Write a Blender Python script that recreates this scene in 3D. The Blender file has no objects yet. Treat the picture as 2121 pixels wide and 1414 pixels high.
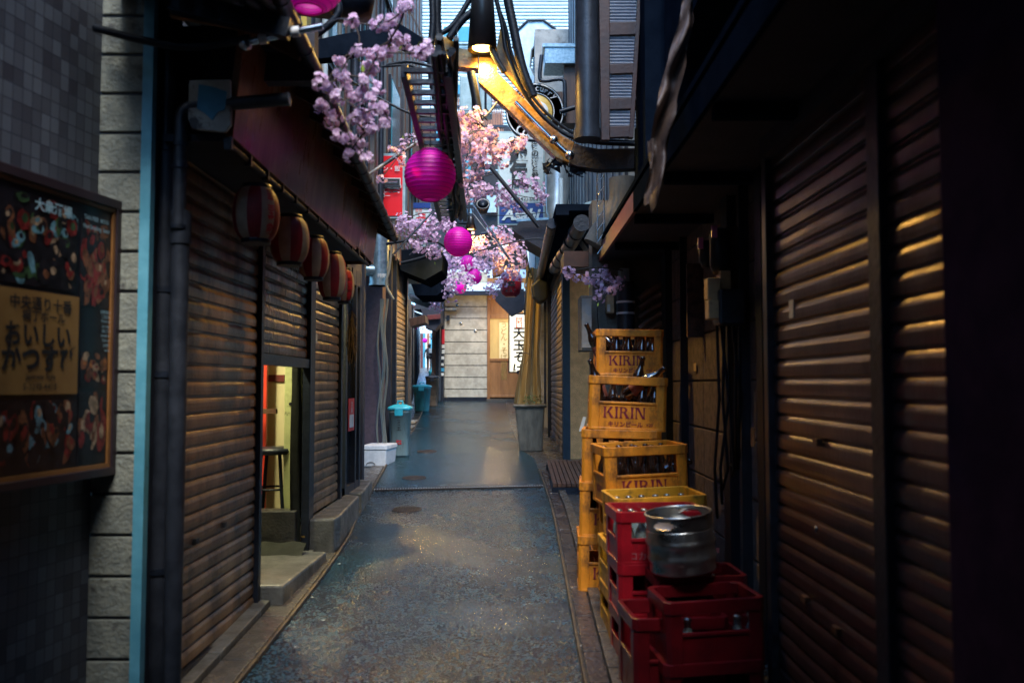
import bpy, bmesh, math, random
from mathutils import Vector, Matrix
rnd = random.Random(7)
sc = bpy.context.scene
COL = sc.collection
R = math.radians
# ------------------------------------------------------------------ camera
F, CX, CY = 1740.0, 1065.0, 707.0
PITCH = math.atan(88 / F)
ZC = 1.48
cam = bpy.data.cameras.new('camera')
cam.sensor_width = 36; cam.lens = F / 2121 * 36
cam.shift_x = -4.5 / 2121
cam.clip_start = 0.05; cam.clip_end = 500
cam.dof.use_dof = True; cam.dof.focus_distance = 9.0; cam.dof.aperture_fstop = 2.2
camo = bpy.data.objects.new('camera', cam); COL.objects.link(camo)
camo.location = (0, 0, ZC); camo.rotation_euler = (math.pi / 2 + PITCH, 0, 0)
sc.camera = camo
# ------------------------------------------------------------------ light
SUN_EL, SUN_ROT = R(56), R(188)
w = bpy.data.worlds.new('World'); sc.world = w; w.use_nodes = True
nt = w.node_tree; bg = nt.nodes['Background']
sky = nt.nodes.new('ShaderNodeTexSky'); sky.sky_type = 'NISHITA'; sky.sun_disc = False
sky.sun_elevation = SUN_EL; sky.sun_rotation = SUN_ROT; sky.ozone_density = 5
tint = nt.nodes.new('ShaderNodeMix'); tint.data_type = 'RGBA'; tint.blend_type = 'MULTIPLY'; tint.inputs[0].default_value = 1
nt.links.new(sky.outputs[0], tint.inputs[6]); tint.inputs[7].default_value = (.58, .94, 1.18, 1); nt.links.new(tint.outputs[2], bg.inputs[0]); bg.inputs[1].default_value = 0.15
sun = bpy.data.lights.new('sun', 'SUN'); sun.energy = 1.5; sun.angle = R(24); sun.color = (1, .96, .91)
so = bpy.data.objects.new('sun', sun); COL.objects.link(so)
so.rotation_euler = (R(90) - SUN_EL, 0, SUN_ROT - math.pi)
so.location = (0, 0, 20)
sc.view_settings.view_transform = 'Standard'; sc.view_settings.look = 'None'
sc.view_settings.gamma = 1; sc.view_settings.exposure = 1.95
try:
    sc.view_settings.use_curve_mapping = False
    sc.cycles.use_denoising = True
    sc.cycles.max_bounces = 7; sc.cycles.diffuse_bounces = 4
    sc.cycles.sample_clamp_indirect = 6
except Exception: pass
# ------------------------------------------------------------------ projection helpers (read distances off the photograph)
def ray(px, py):
    u = (px - CX) / F; v = (CY - py) / F
    return Vector((u, math.cos(PITCH) - v * math.sin(PITCH), math.sin(PITCH) + v * math.cos(PITCH)))
def W(px, py, Y):
    d = ray(px, py); t = Y / d.y
    return Vector((d.x * t, Y, ZC + d.z * t))
G1, Y1, G2 = 0.054, 20.0, 0.040
def gz(y): return G1 * y if y < Y1 else G1 * Y1 + G2 * (y - Y1)
def GD(px, py):
    d = ray(px, py); t = ZC / (G1 * d.y - d.z)
    if t * d.y > Y1: t = (ZC - (G1 - G2) * Y1) / (G2 * d.y - d.z)
    p = d * t; return Vector((p.x, p.y, gz(p.y)))
def SX(px, py, X):
    d = ray(px, py); t = X / d.x
    return Vector((X, d.y * t, ZC + d.z * t))
# ------------------------------------------------------------------ mesh builder
class MB:
    def __init__(s): s.v = []; s.f = []; s.m = []; s.s = []
    def add(s, vs, fs, m=0, smooth=False):
        b = len(s.v); s.v += [Vector(v) for v in vs]
        for f in fs: s.f.append([b + i for i in f]); s.m.append(m); s.s.append(smooth)
        return s
    def box(s, x0, x1, y0, y1, z0, z1, m=0):
        return s.add([(x0,y0,z0),(x1,y0,z0),(x1,y1,z0),(x0,y1,z0),(x0,y0,z1),(x1,y0,z1),(x1,y1,z1),(x0,y1,z1)],
                     [(0,3,2,1),(4,5,6,7),(0,1,5,4),(1,2,6,5),(2,3,7,6),(3,0,4,7)], m)
    def hexa(s, p, m=0):   # 8 corner points, bottom 4 then top 4
        return s.add(p, [(0,3,2,1),(4,5,6,7),(0,1,5,4),(1,2,6,5),(2,3,7,6),(3,0,4,7)], m)
    def slab(s, pts, n, m=0):   # polygon pts extruded by vector n
        n = Vector(n); k = len(pts); P = [Vector(p) for p in pts]
        fs = [list(range(k)), [2*k-1-i for i in range(k)]] + [(i, (i+1) % k, k + (i+1) % k, k + i) for i in range(k)]
        return s.add(P + [p + n for p in P], fs, m)
    def bar(s, p, q, wd, h, up=(0,0,1), m=0):
        p = Vector(p); q = Vector(q); t = (q - p).normalized(); up = Vector(up)
        if abs(t.dot(up)) > .98: up = Vector((0,1,0))
        a = t.cross(up).normalized(); b = a.cross(t).normalized()
        c = []
        for e in (p, q):
            for i, j in ((-1,-1),(1,-1),(1,1),(-1,1)): c.append(e + a*i*wd/2 + b*j*h/2)
        return s.add(c, [(0,1,2,3),(7,6,5,4),(0,4,5,1),(1,5,6,2),(2,6,7,3),(3,7,4,0)], m)
    def tube(s, pts, r, n=8, m=0, caps=True):
        pts = [Vector(p) for p in pts]; k = len(pts)
        rr = r if isinstance(r, (list, tuple)) else [r]*k
        a = None; vs = []; 
        for i, p in enumerate(pts):
            t = (pts[min(i+1,k-1)] - pts[max(i-1,0)]).normalized()
            if a is None:
                a = t.cross(Vector((0,0,1)))
                if a.length < .05: a = t.cross(Vector((0,1,0)))
            a = (a - t*a.dot(t)).normalized(); b = t.cross(a)
            for j in range(n):
                an = 2*math.pi*j/n; vs.append(p + (a*math.cos(an) + b*math.sin(an))*rr[i])
        fs = [(i*n+j, i*n+(j+1)%n, (i+1)*n+(j+1)%n, (i+1)*n+j) for i in range(k-1) for j in range(n)]
        s.add(vs, fs, m, True)
        if caps: s.add(vs[:n], [list(range(n))[::-1]], m); s.add(vs[-n:], [list(range(n))], m)
        return s
    def lathe(s, prof, c=(0,0,0), n=24, M=None, mf=None, m=0):
        c = Vector(c); vs = []
        for r, z in prof:
            for j in range(n):
                an = 2*math.pi*j/n; v = Vector((r*math.cos(an), r*math.sin(an), z))
                vs.append(c + (M @ v if M else v))
        for i in range(len(prof)-1):
            for j in range(n): 
                if j == 0 and i == 0: b = len(s.v); s.v += vs
                s.f.append([b+i*n+j, b+i*n+(j+1)%n, b+(i+1)*n+(j+1)%n, b+(i+1)*n+j])
                s.m.append(mf(j, i) if mf else m); s.s.append(True)
        if prof[0][0] > 1e-4: s.f.append([b+j for j in range(n)][::-1]); s.m.append(m); s.s.append(False)
        if prof[-1][0] > 1e-4: s.f.append([b+(len(prof)-1)*n+j for j in range(n)]); s.m.append(m); s.s.append(False)
        return s
    def grid(s, fn, nu, nv, m=0, smooth=True):
        vs = [fn(i/nu, j/nv) for i in range(nu+1) for j in range(nv+1)]
        return s.add(vs, [(i*(nv+1)+j, (i+1)*(nv+1)+j, (i+1)*(nv+1)+j+1, i*(nv+1)+j+1) for i in range(nu) for j in range(nv)], m, smooth)
    def text(s, body, size, o, ux, uy, bold=.0, m=0, sx=1.0, align='C'):
        vs, fs = glyphs(body, bold)
        if not vs: return s
        x0 = min(v[0] for v in vs); x1 = max(v[0] for v in vs); y0 = min(v[1] for v in vs); y1 = max(v[1] for v in vs)
        cx = (x0+x1)/2 if align == 'C' else x0; cy = (y0+y1)/2
        o = Vector(o); ux = Vector(ux).normalized(); uy = Vector(uy).normalized()
        return s.add([o + ux*((v[0]-cx)*size*sx) + uy*((v[1]-cy)*size) for v in vs], fs, m)
    def vtext(s, body, size, o, ux, uy, step=None, **k):
        uyv = Vector(uy).normalized(); step = step or size*1.02
        for i, ch in enumerate(body): s.text(ch, size, Vector(o) - uyv*step*i, ux, uy, **k)
        return s
    def build(s, name, mats, parent=None, bevel=0, origin=None, solid=True):
        mats = mats if isinstance(mats, (list, tuple)) else [mats]
        vs = s.v
        if parent is not None:
            inv = wm(parent).inverted(); vs = [inv @ v for v in vs]
        elif origin is not None:
            origin = Vector(origin); vs = [v - origin for v in vs]
        me = bpy.data.meshes.new(name); me.from_pydata([tuple(v) for v in vs], [], s.f)
        for mt in mats: me.materials.append(mt)
        me.polygons.foreach_set('material_index', s.m); me.polygons.foreach_set('use_smooth', s.s)
        if solid:
            bm = bmesh.new(); bm.from_mesh(me)
            bmesh.ops.recalc_face_normals(bm, faces=bm.faces); bm.to_mesh(me); bm.free()
        me.update()
        o = bpy.data.objects.new(name, me); COL.objects.link(o)
        if parent is not None: o.parent = parent
        elif origin is not None: o.location = origin
        if bevel:
            b = o.modifiers.new('bevel', 'BEVEL'); b.width = bevel; b.segments = 2; b.limit_method = 'ANGLE'; b.angle_limit = R(40)
        return o
def wm(o):
    return (wm(o.parent) @ o.matrix_basis) if o.parent else o.matrix_basis.copy()
_gl = {}
def glyphs(body, bold):
    k = (body, bold)
    if k not in _gl:
        c = bpy.data.curves.new('t', 'FONT'); c.body = body; c.size = 1; c.offset = bold; c.resolution_u = 4
        o = bpy.data.objects.new('t', c); COL.objects.link(o)
        me = bpy.data.meshes.new_from_object(o.evaluated_get(bpy.context.evaluated_depsgraph_get()))
        _gl[k] = ([tuple(v.co) for v in me.vertices], [tuple(p.vertices) for p in me.polygons])
        bpy.data.objects.remove(o); bpy.data.curves.remove(c); bpy.data.meshes.remove(me)
    return _gl[k]
def tag(o, label=None, cat=None, group=None, kind=None):
    if label: o['label'] = label
    if cat: o['category'] = cat
    if group: o['group'] = group
    if kind: o['kind'] = kind
    return o
def thing(name, label, cat, loc=(0,0,0), rot=(0,0,0), group=None):
    o = bpy.data.objects.new(name, None); COL.objects.link(o)
    o.location = loc; o.rotation_euler = rot; o.empty_display_size = .1
    o.matrix_basis = Matrix.LocRotScale(Vector(loc), o.rotation_euler, None)
    return tag(o, label, cat, group)
def copy_tree(o, parent=None):
    c = o.copy(); COL.objects.link(c)
    if parent: c.parent = parent
    for ch in list(o.children): copy_tree(ch, c)
    return c
def place(o, loc, rot=(0,0,0)):
    o.location = loc; o.rotation_euler = rot
    o.matrix_basis = Matrix.LocRotScale(Vector(loc), o.rotation_euler, None)
# ------------------------------------------------------------------ materials
def mat(name, c1, c2=None, rough=.6, metal=0, sc_=6, mix=.5, bump=0, bscale=40, streak=0, spec=.5, trans=0, emit=None, es=1, coat=0, r2=None, detail=6, dirt=None, dscale=3, dmin=.55, dmax=.7, transl=0):
    m = bpy.data.materials.new(name); m.use_nodes = True; n = m.node_tree; N = n.nodes; L = n.links
    b = N['Principled BSDF']; b.inputs['Roughness'].default_value = rough; b.inputs['Metallic'].default_value = metal
    b.inputs['Specular IOR Level'].default_value = spec
    if trans: b.inputs['Transmission Weight'].default_value = trans
    if coat: b.inputs['Coat Weight'].default_value = coat; b.inputs['Coat Roughness'].default_value = .08
    tc = N.new('ShaderNodeTexCoord'); mp = N.new('ShaderNodeMapping'); L.new(tc.outputs['Object'], mp.inputs[0])
    if streak: mp.inputs['Scale'].default_value = (1, 1, streak)
    if c2 is None: c2 = tuple(x*.6 for x in c1)
    nz = N.new('ShaderNodeTexNoise'); nz.inputs['Scale'].default_value = sc_; nz.inputs['Detail'].default_value = detail; nz.inputs['Roughness'].default_value = .65
    L.new(mp.outputs[0], nz.inputs[0])
    rp = N.new('ShaderNodeValToRGB'); L.new(nz.outputs['Fac'], rp.inputs[0])
    lo = .5 - .22*(1-mix) ; hi = .5 + .22*(1-mix) 
    rp.color_ramp.elements[0].position = lo; rp.color_ramp.elements[1].position = hi
    rp.color_ramp.elements[0].color = (*c2, 1); rp.color_ramp.elements[1].color = (*c1, 1)
    out = rp.outputs[0]
    if dirt:
        n2 = N.new('ShaderNodeTexNoise'); n2.inputs['Scale'].default_value = dscale; n2.inputs['Detail'].default_value = 9; n2.inputs['Roughness'].default_value = .72
        L.new(mp.outputs[0], n2.inputs[0])
        r3 = N.new('ShaderNodeValToRGB'); r3.color_ramp.elements[0].position = dmin; r3.color_ramp.elements[1].position = dmax; L.new(n2.outputs['Fac'], r3.inputs[0])
        mx = N.new('ShaderNodeMix'); mx.data_type = 'RGBA'; L.new(r3.outputs[0], mx.inputs[0]); L.new(out, mx.inputs[6]); mx.inputs[7].default_value = (*dirt, 1); out = mx.outputs[2]
    L.new(out, b.inputs['Base Color'])
    if r2 is not None:
        mr = N.new('ShaderNodeMapRange'); L.new(nz.outputs['Fac'], mr.inputs[0]); mr.inputs[1].default_value = .35; mr.inputs[2].default_value = .65
        mr.inputs[3].default_value = rough; mr.inputs[4].default_value = r2; L.new(mr.outputs[0], b.inputs['Roughness'])
    if bump:
        n3 = N.new('ShaderNodeTexNoise'); n3.inputs['Scale'].default_value = bscale; n3.inputs['Detail'].default_value = 4
        L.new(mp.outputs[0], n3.inputs[0]); bp = N.new('ShaderNodeBump'); bp.inputs['Strength'].default_value = min(1, bump); bp.inputs['Distance'].default_value = .01
        L.new(n3.outputs['Fac'], bp.inputs['Height']); L.new(bp.outputs[0], b.inputs['Normal'])
    if emit:
        b.inputs['Emission Color'].default_value = (*emit, 1); b.inputs['Emission Strength'].default_value = es
    if transl:
        tr = N.new('ShaderNodeBsdfTranslucent'); L.new(out, tr.inputs[0]); ms = N.new('ShaderNodeMixShader'); ms.inputs[0].default_value = transl
        L.new(b.outputs[0], ms.inputs[1]); L.new(tr.outputs[0], ms.inputs[2]); L.new(ms.outputs[0], N['Material Output'].inputs[0])
    return m
M = {}
M['ground'] = mat('ground_concrete', (.07,.065,.06), (.03,.03,.03), .45, bump=.5, bscale=60, r2=.15)
M['gutter'] = mat('gutter_concrete', (.10,.085,.07), (.045,.04,.035), .5, bump=.6, bscale=50, r2=.12, sc_=9)
M['gutterR'] = mat('wet_kerb_concrete', (.075,.06,.055), (.025,.02,.022), .4, bump=.6, bscale=45, r2=.08, sc_=7)
M['step'] = mat('step_concrete', (.13,.13,.12), (.06,.06,.055), .6, bump=.5, bscale=50, r2=.3, sc_=5)
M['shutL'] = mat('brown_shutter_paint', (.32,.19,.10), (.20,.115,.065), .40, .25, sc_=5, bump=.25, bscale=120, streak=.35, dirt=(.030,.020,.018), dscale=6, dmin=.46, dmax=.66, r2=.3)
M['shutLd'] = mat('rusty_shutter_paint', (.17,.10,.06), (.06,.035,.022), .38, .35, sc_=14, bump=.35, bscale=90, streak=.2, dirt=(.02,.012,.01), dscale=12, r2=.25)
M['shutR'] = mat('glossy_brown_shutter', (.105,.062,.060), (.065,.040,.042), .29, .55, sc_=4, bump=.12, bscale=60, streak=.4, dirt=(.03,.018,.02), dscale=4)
M['shutY'] = mat('ochre_shutter_paint', (.42,.30,.13), (.28,.18,.08), .5, .1, sc_=8, bump=.2)
M['shutG'] = mat('weathered_slat_boards', (.22,.17,.13), (.12,.09,.075), .6, 0, sc_=16, bump=.5, streak=4)
M['dark'] = mat('dark_painted_steel', (.011,.016,.027), (.006,.009,.016), .42, 0, spec=.4, sc_=14, bump=.3, bscale=50)
M['pipe'] = mat('dark_drainpipe', (.030,.034,.045), (.014,.017,.024), .4, .15, sc_=9, bump=.15, bscale=60)
M['cable'] = mat('black_cable_rubber', (.006,.009,.015), (.004,.006,.010), .45, 0, bump=.2, spec=.25)
M['black'] = mat('near_black_cladding', (.008,.012,.020), (.005,.008,.014), .9, bump=.2, spec=.0)
M['soot_shade'] = mat('soot_and_shade', (.022,.022,.034), (.010,.012,.020), .7, 0, sc_=5, bump=.4)  # sooty walls; also the arch end whose shade is painted in
M['maroon'] = mat('maroon_fascia_paint', (.25,.095,.035), (.13,.05,.022), .34, .1, sc_=4, bump=.2, bscale=50, streak=.25, dirt=(.30,.19,.07), dscale=5, dmin=.50, dmax=.64, r2=.25)
M['blue'] = mat('pale_blue_trim', (.12,.36,.45), (.08,.28,.36), .45, 0, sc_=6, bump=.1, dirt=(.02,.05,.07), dscale=22, dmin=.64, dmax=.68)
M['cream'] = mat('cream_concrete_block', (.22,.22,.17), (.14,.145,.12), .75, 0, sc_=11, bump=.7, bscale=70, dirt=(.04,.035,.035), dscale=6, dmin=.56, dmax=.66)
M['backwall'] = mat('back_wall_blocks', (.46,.42,.34), (.33,.30,.24), .7, 0, sc_=7, bump=.35, bscale=60, dirt=(.10,.08,.06), dscale=5, dmin=.6, dmax=.72)
M['blockR'] = mat('dark_block_wall', (.14,.105,.10), (.08,.06,.06), .8, 0, sc_=18, bump=.8, bscale=110)
M['upwall'] = mat('upper_cream_siding', (.36,.33,.26), (.25,.23,.19), .7, 0, sc_=4, bump=.3, dirt=(.08,.07,.06), dscale=3)
M['upwallR'] = mat('upper_grey_siding', (.34,.33,.30), (.22,.22,.21), .7, 0, sc_=4, bump=.3, dirt=(.09,.07,.05), dscale=3)
M['louver'] = mat('white_louvre_cladding', (.85,.90,.90), (.76,.84,.84), .5, 0, sc_=3)
M['teal'] = mat('teal_window_glass', (.07,.28,.34), (.05,.22,.27), .12, 0, sc_=1, spec=.6)
M['ac'] = mat('aged_pale_metal', (.34,.45,.46), (.24,.34,.35), .5, .1, sc_=9, bump=.2, dirt=(.12,.10,.09), dscale=9, dmin=.62, dmax=.7)
M['galv'] = mat('galvanised_duct', (.34,.44,.48), (.16,.24,.28), .38, .75, sc_=24, mix=.2, bump=.15, bscale=90, detail=3)
M['silver'] = mat('dull_silver_sheet', (.50,.53,.52), (.34,.37,.37), .38, .7, sc_=4, bump=.1, dirt=(.08,.07,.06), dscale=4, dmin=.6, dmax=.75)
M['steel'] = mat('stainless_steel', (.52,.50,.47), (.34,.33,.31), .24, 1, sc_=6, bump=.12, bscale=30, r2=.5)
M['chrome'] = mat('bright_conduit', (.6,.6,.6), (.45,.45,.45), .2, 1, sc_=8)
M['beam'] = mat('rusty_arch_steel', (.40,.22,.045), (.12,.06,.015), .34, .2, sc_=9, bump=.4, bscale=40, r2=.2)
M['woodd'] = mat('dark_brown_wood', (.12,.055,.03), (.06,.028,.018), .5, 0, sc_=12, bump=.3, streak=.1)
M['woodo'] = mat('orange_brown_door_wood', (.30,.135,.045), (.19,.08,.028), .45, 0, sc_=9, bump=.25, streak=.12)
M['purple'] = mat('purple_brown_panel', (.10,.062,.075), (.07,.045,.055), .6, 0, sc_=20, bump=.25, bscale=150)
M['stucco'] = mat('ochre_stucco', (.80,.32,.11), (.60,.23,.075), .85, 0, sc_=10, bump=1, bscale=90, dirt=(.10,.07,.05), dscale=30, dmin=.64, dmax=.7)
M['greyw'] = mat('grey_render', (.17,.155,.13), (.11,.10,.085), .8, 0, sc_=6, bump=.4)
M['curt'] = mat('yellowed_vinyl_curtain', (.55,.42,.20), (.34,.27,.14), .4, 0, sc_=5, streak=.12, transl=.55, dirt=(.16,.13,.08), dscale=5, bump=.15)
M['foam'] = mat('white_styrofoam', (.58,.60,.62), (.46,.48,.50), .7, 0, sc_=12, bump=.25, bscale=200)
M['bluebin'] = mat('faded_turquoise_plastic', (.035,.22,.26), (.02,.12,.15), .5, 0, sc_=12, bump=.15, streak=.2, dirt=(.10,.11,.10), dscale=7, dmin=.55, dmax=.66)
M['bluelid'] = mat('bright_turquoise_lid', (.03,.38,.50), (.02,.28,.38), .35, 0, sc_=9, bump=.1)
M['brownbin'] = mat('brown_plastic_bin', (.13,.09,.06), (.07,.05,.035), .5, 0, sc_=10, bump=.2)
M['planter'] = mat('worn_grey_planter', (.11,.10,.08), (.06,.055,.045), .6, 0, sc_=14, bump=.4, streak=.3)
M['leaf'] = mat('dark_leaf', (.03,.08,.02), (.02,.05,.015), .5, 0)
M['yel'] = mat('orange_yellow_crate_plastic', (.80,.27,.015), (.62,.20,.012), .38, 0, sc_=7, bump=.2, bscale=60, dirt=(.14,.05,.012), dscale=9, dmin=.50, dmax=.68, streak=.5, r2=.6)
M['yel2'] = mat('lemon_yellow_crate_plastic', (.80,.36,.02), (.62,.27,.015), .38, 0, sc_=7, bump=.12, dirt=(.14,.08,.015), dscale=9, dmin=.5, dmax=.68, r2=.6)
M['red'] = mat('crimson_crate_plastic', (.36,.008,.016), (.24,.006,.012), .3, 0, sc_=7, bump=.12, dirt=(.10,.008,.014), dscale=6)
M['redd'] = mat('dark_red_crate_plastic', (.16,.005,.009), (.10,.004,.007), .3, 0, sc_=7, bump=.12)
M['print'] = mat('maroon_print', (.20,.01,.03), (.15,.008,.025), .5)
M['printw'] = mat('white_print', (.7,.68,.66), (.5,.48,.46), .5)
M['ink'] = mat('black_ink', (.012,.012,.014), (.008,.008,.01), .5)
M['bottle'] = mat('brown_beer_glass', (.022,.010,.006), (.012,.006,.004), .07, 0, sc_=3, spec=.8, coat=.5)
M['glass'] = mat('clear_bottle_glass', (.42,.50,.48), (.34,.42,.40), .08, 0, sc_=3, spec=.8, trans=.5)
M['cap'] = mat('bottle_cap_metal', (.55,.52,.45), (.35,.32,.28), .3, .9)
M['label'] = mat('bottle_label_paper', (.30,.08,.05), (.18,.05,.03), .6)
M['pink'] = mat('magenta_lantern_nylon', (.90,.006,.55), (.82,.005,.50), .45, 0, sc_=3, transl=.5)
M['lred'] = mat('red_lantern_paper', (.30,.016,.022), (.22,.012,.018), .5, 0, sc_=20, transl=.25, bump=.2, bscale=150)
M['lcream'] = mat('cream_lantern_paper', (.46,.34,.23), (.36,.27,.18), .55, 0, sc_=20, transl=.25, bump=.2, bscale=150)
M['petal'] = mat('pink_blossom_fabric', (.72,.47,.70), (.60,.34,.58), .7, 0, sc_=30, transl=.3)
M['petalw'] = mat('pale_blossom_fabric', (.84,.66,.80), (.74,.50,.70), .7, 0, sc_=25, transl=.3)
M['twig'] = mat('artificial_twig', (.05,.03,.02), (.03,.02,.015), .7)
M['signred'] = mat('red_sign_face', (.80,.010,.015), (.75,.009,.012), .35, 0)
M['signwhite'] = mat('white_sign_face', (.55,.62,.62), (.48,.56,.56), .4, 0, dirt=(.3,.33,.32), dscale=4)
M['signblue'] = mat('blue_sign_face', (.006,.035,.20), (.005,.03,.17), .4)
M['signlit'] = mat('backlit_sign_face', (.8,.75,.6), (.8,.75,.6), .4, emit=(1,.88,.60), es=.42)
M['signrl'] = mat('backlit_sign_red', (.6,.02,.01), (.6,.02,.01), .4, emit=(1,.05,.02), es=.25)
M['posterf'] = mat('poster_frame_brown', (.03,.018,.022), (.02,.012,.016), .4)
M['postergold'] = mat('poster_gold_edge', (.28,.12,.035), (.20,.085,.025), .4)
M['posterblk'] = mat('poster_black_print', (.008,.008,.012), (.005,.005,.008), .3)
M['posterory'] = mat('poster_ochre_label', (.27,.145,.04), (.22,.11,.03), .5)
M['postertxt'] = mat('poster_pale_lettering', (.30,.46,.52), (.24,.40,.46), .5)
M['food1'] = mat('poster_grilled_meat_print', (.34,.06,.035), (.03,.010,.012), .35, sc_=24, mix=.6, detail=4, dirt=(.55,.30,.16), dscale=26, dmin=.60, dmax=.66)
M['food2'] = mat('poster_salad_print', (.16,.22,.24), (.015,.012,.02), .35, sc_=20, mix=.65, detail=3, dirt=(.42,.10,.07), dscale=14, dmin=.52, dmax=.58)
M['food3'] = mat('poster_skewers_print', (.40,.16,.10), (.012,.008,.012), .35, sc_=16, mix=.5, detail=3, dirt=(.6,.38,.24), dscale=12, dmin=.60, dmax=.66, streak=.4)
M['bulb'] = mat('lit_bulb', (1,.8,.4), (1,.8,.4), .4, emit=(1,.55,.12), es=4)
M['tubel'] = mat('lit_fluorescent_tube', (1,1,.8), (1,1,.8), .4, emit=(1,.95,.60), es=9)
M['lampb'] = mat('black_lamp_enamel', (.012,.012,.014), (.008,.008,.01), .35)
M['redwall'] = mat('red_interior_board', (.70,.05,.02), (.58,.04,.018), .5)
M['creampl'] = mat('cream_interior_panel', (.62,.55,.32), (.50,.44,.26), .4, sc_=3, streak=.2)
M['pillar'] = mat('yellow_green_pillar', (.52,.54,.24), (.42,.44,.20), .7, sc_=5, bump=.3, dirt=(.10,.10,.05), dscale=9, dmin=.6, dmax=.68)
M['sheet'] = mat('grimy_vinyl_sheet', (.028,.030,.023), (.015,.016,.013), .75, spec=.15, sc_=4, bump=.3)
M['tarp'] = mat('dirty_brown_tarp', (.15,.09,.065), (.05,.03,.026), .55, sc_=5, bump=.6, bscale=18)
M['corr'] = mat('corrugated_panel', (.36,.36,.40), (.28,.28,.32), .4, transl=.3)
M['orangerail'] = mat('orange_brown_slats', (.42,.14,.05), (.28,.09,.035), .5, sc_=12, streak=.2)
M['brownsoff'] = mat('brown_soffit_board', (.075,.026,.012), (.04,.015,.008), .6, sc_=7, bump=.2)
M['redtrim'] = mat('faded_red_trim', (.16,.028,.02), (.09,.018,.014), .45, sc_=10, bump=.2)
M['paleroof'] = mat('pale_awning_sheet', (.50,.60,.62), (.42,.52,.54), .4)
M['sticker'] = mat('red_sticker', (.55,.02,.03), (.45,.015,.025), .4)
M['paper'] = mat('white_sticker', (.62,.62,.58), (.5,.5,.46), .5)
M['sky_b'] = mat('blue_sticker', (.05,.30,.50), (.04,.25,.42), .4)
M['cloth'] = mat('dark_coat_cloth', (.025,.03,.04), (.018,.02,.028), .8)
M['skin'] = mat('skin', (.45,.28,.20), (.4,.25,.18), .6)
M['hair'] = mat('black_hair', (.01,.01,.01), (.008,.008,.008), .5)
M['bagm'] = mat('grey_backpack', (.22,.27,.30), (.16,.2,.22), .7)
M['grate'] = mat('grating_steel', (.50,.52,.52), (.36,.38,.38), .4, .3)
M['iron'] = mat('cast_iron_cover', (.07,.05,.04), (.035,.028,.025), .4, .4, sc_=30, bump=.8, bscale=100)
M['yline'] = mat('worn_yellow_edge', (.13,.085,.04), (.04,.032,.028), .5, sc_=14, bump=.3)
M['plasticb'] = mat('meter_beige_plastic', (.55,.38,.20), (.40,.28,.15), .5, sc_=8, dirt=(.10,.07,.05), dscale=14)
M['meterglass'] = mat('meter_violet_face', (.75,.22,.45), (.6,.18,.38), .2)
M['board'] = mat('rusty_notice_board', (.11,.065,.05), (.035,.022,.022), .7, sc_=16, mix=.6, bump=.5, dirt=(.20,.10,.06), dscale=14, dmin=.6, dmax=.68)
M['straw'] = mat('dry_straw', (.10,.075,.05), (.05,.035,.025), .8, sc_=20)
M['fabrow'] = mat('worn_white_enamel', (.46,.43,.36), (.34,.31,.26), .5, sc_=8, dirt=(.06,.05,.05), dscale=7, dmin=.55, dmax=.6, bump=.2)
M['worn_blue'] = mat('worn_blue_enamel', (.05,.28,.42), (.04,.22,.34), .5, sc_=8)
M['bamboo'] = mat('old_taped_conduit', (.20,.17,.12), (.08,.10,.10), .5, sc_=9, streak=.15)
M['yelstrip'] = mat('yellow_vertical_sign', (.55,.40,.06), (.45,.32,.05), .5)
M['leaflet'] = mat('crumpled_litter', (.65,.40,.08), (.5,.3,.06), .6)
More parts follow.
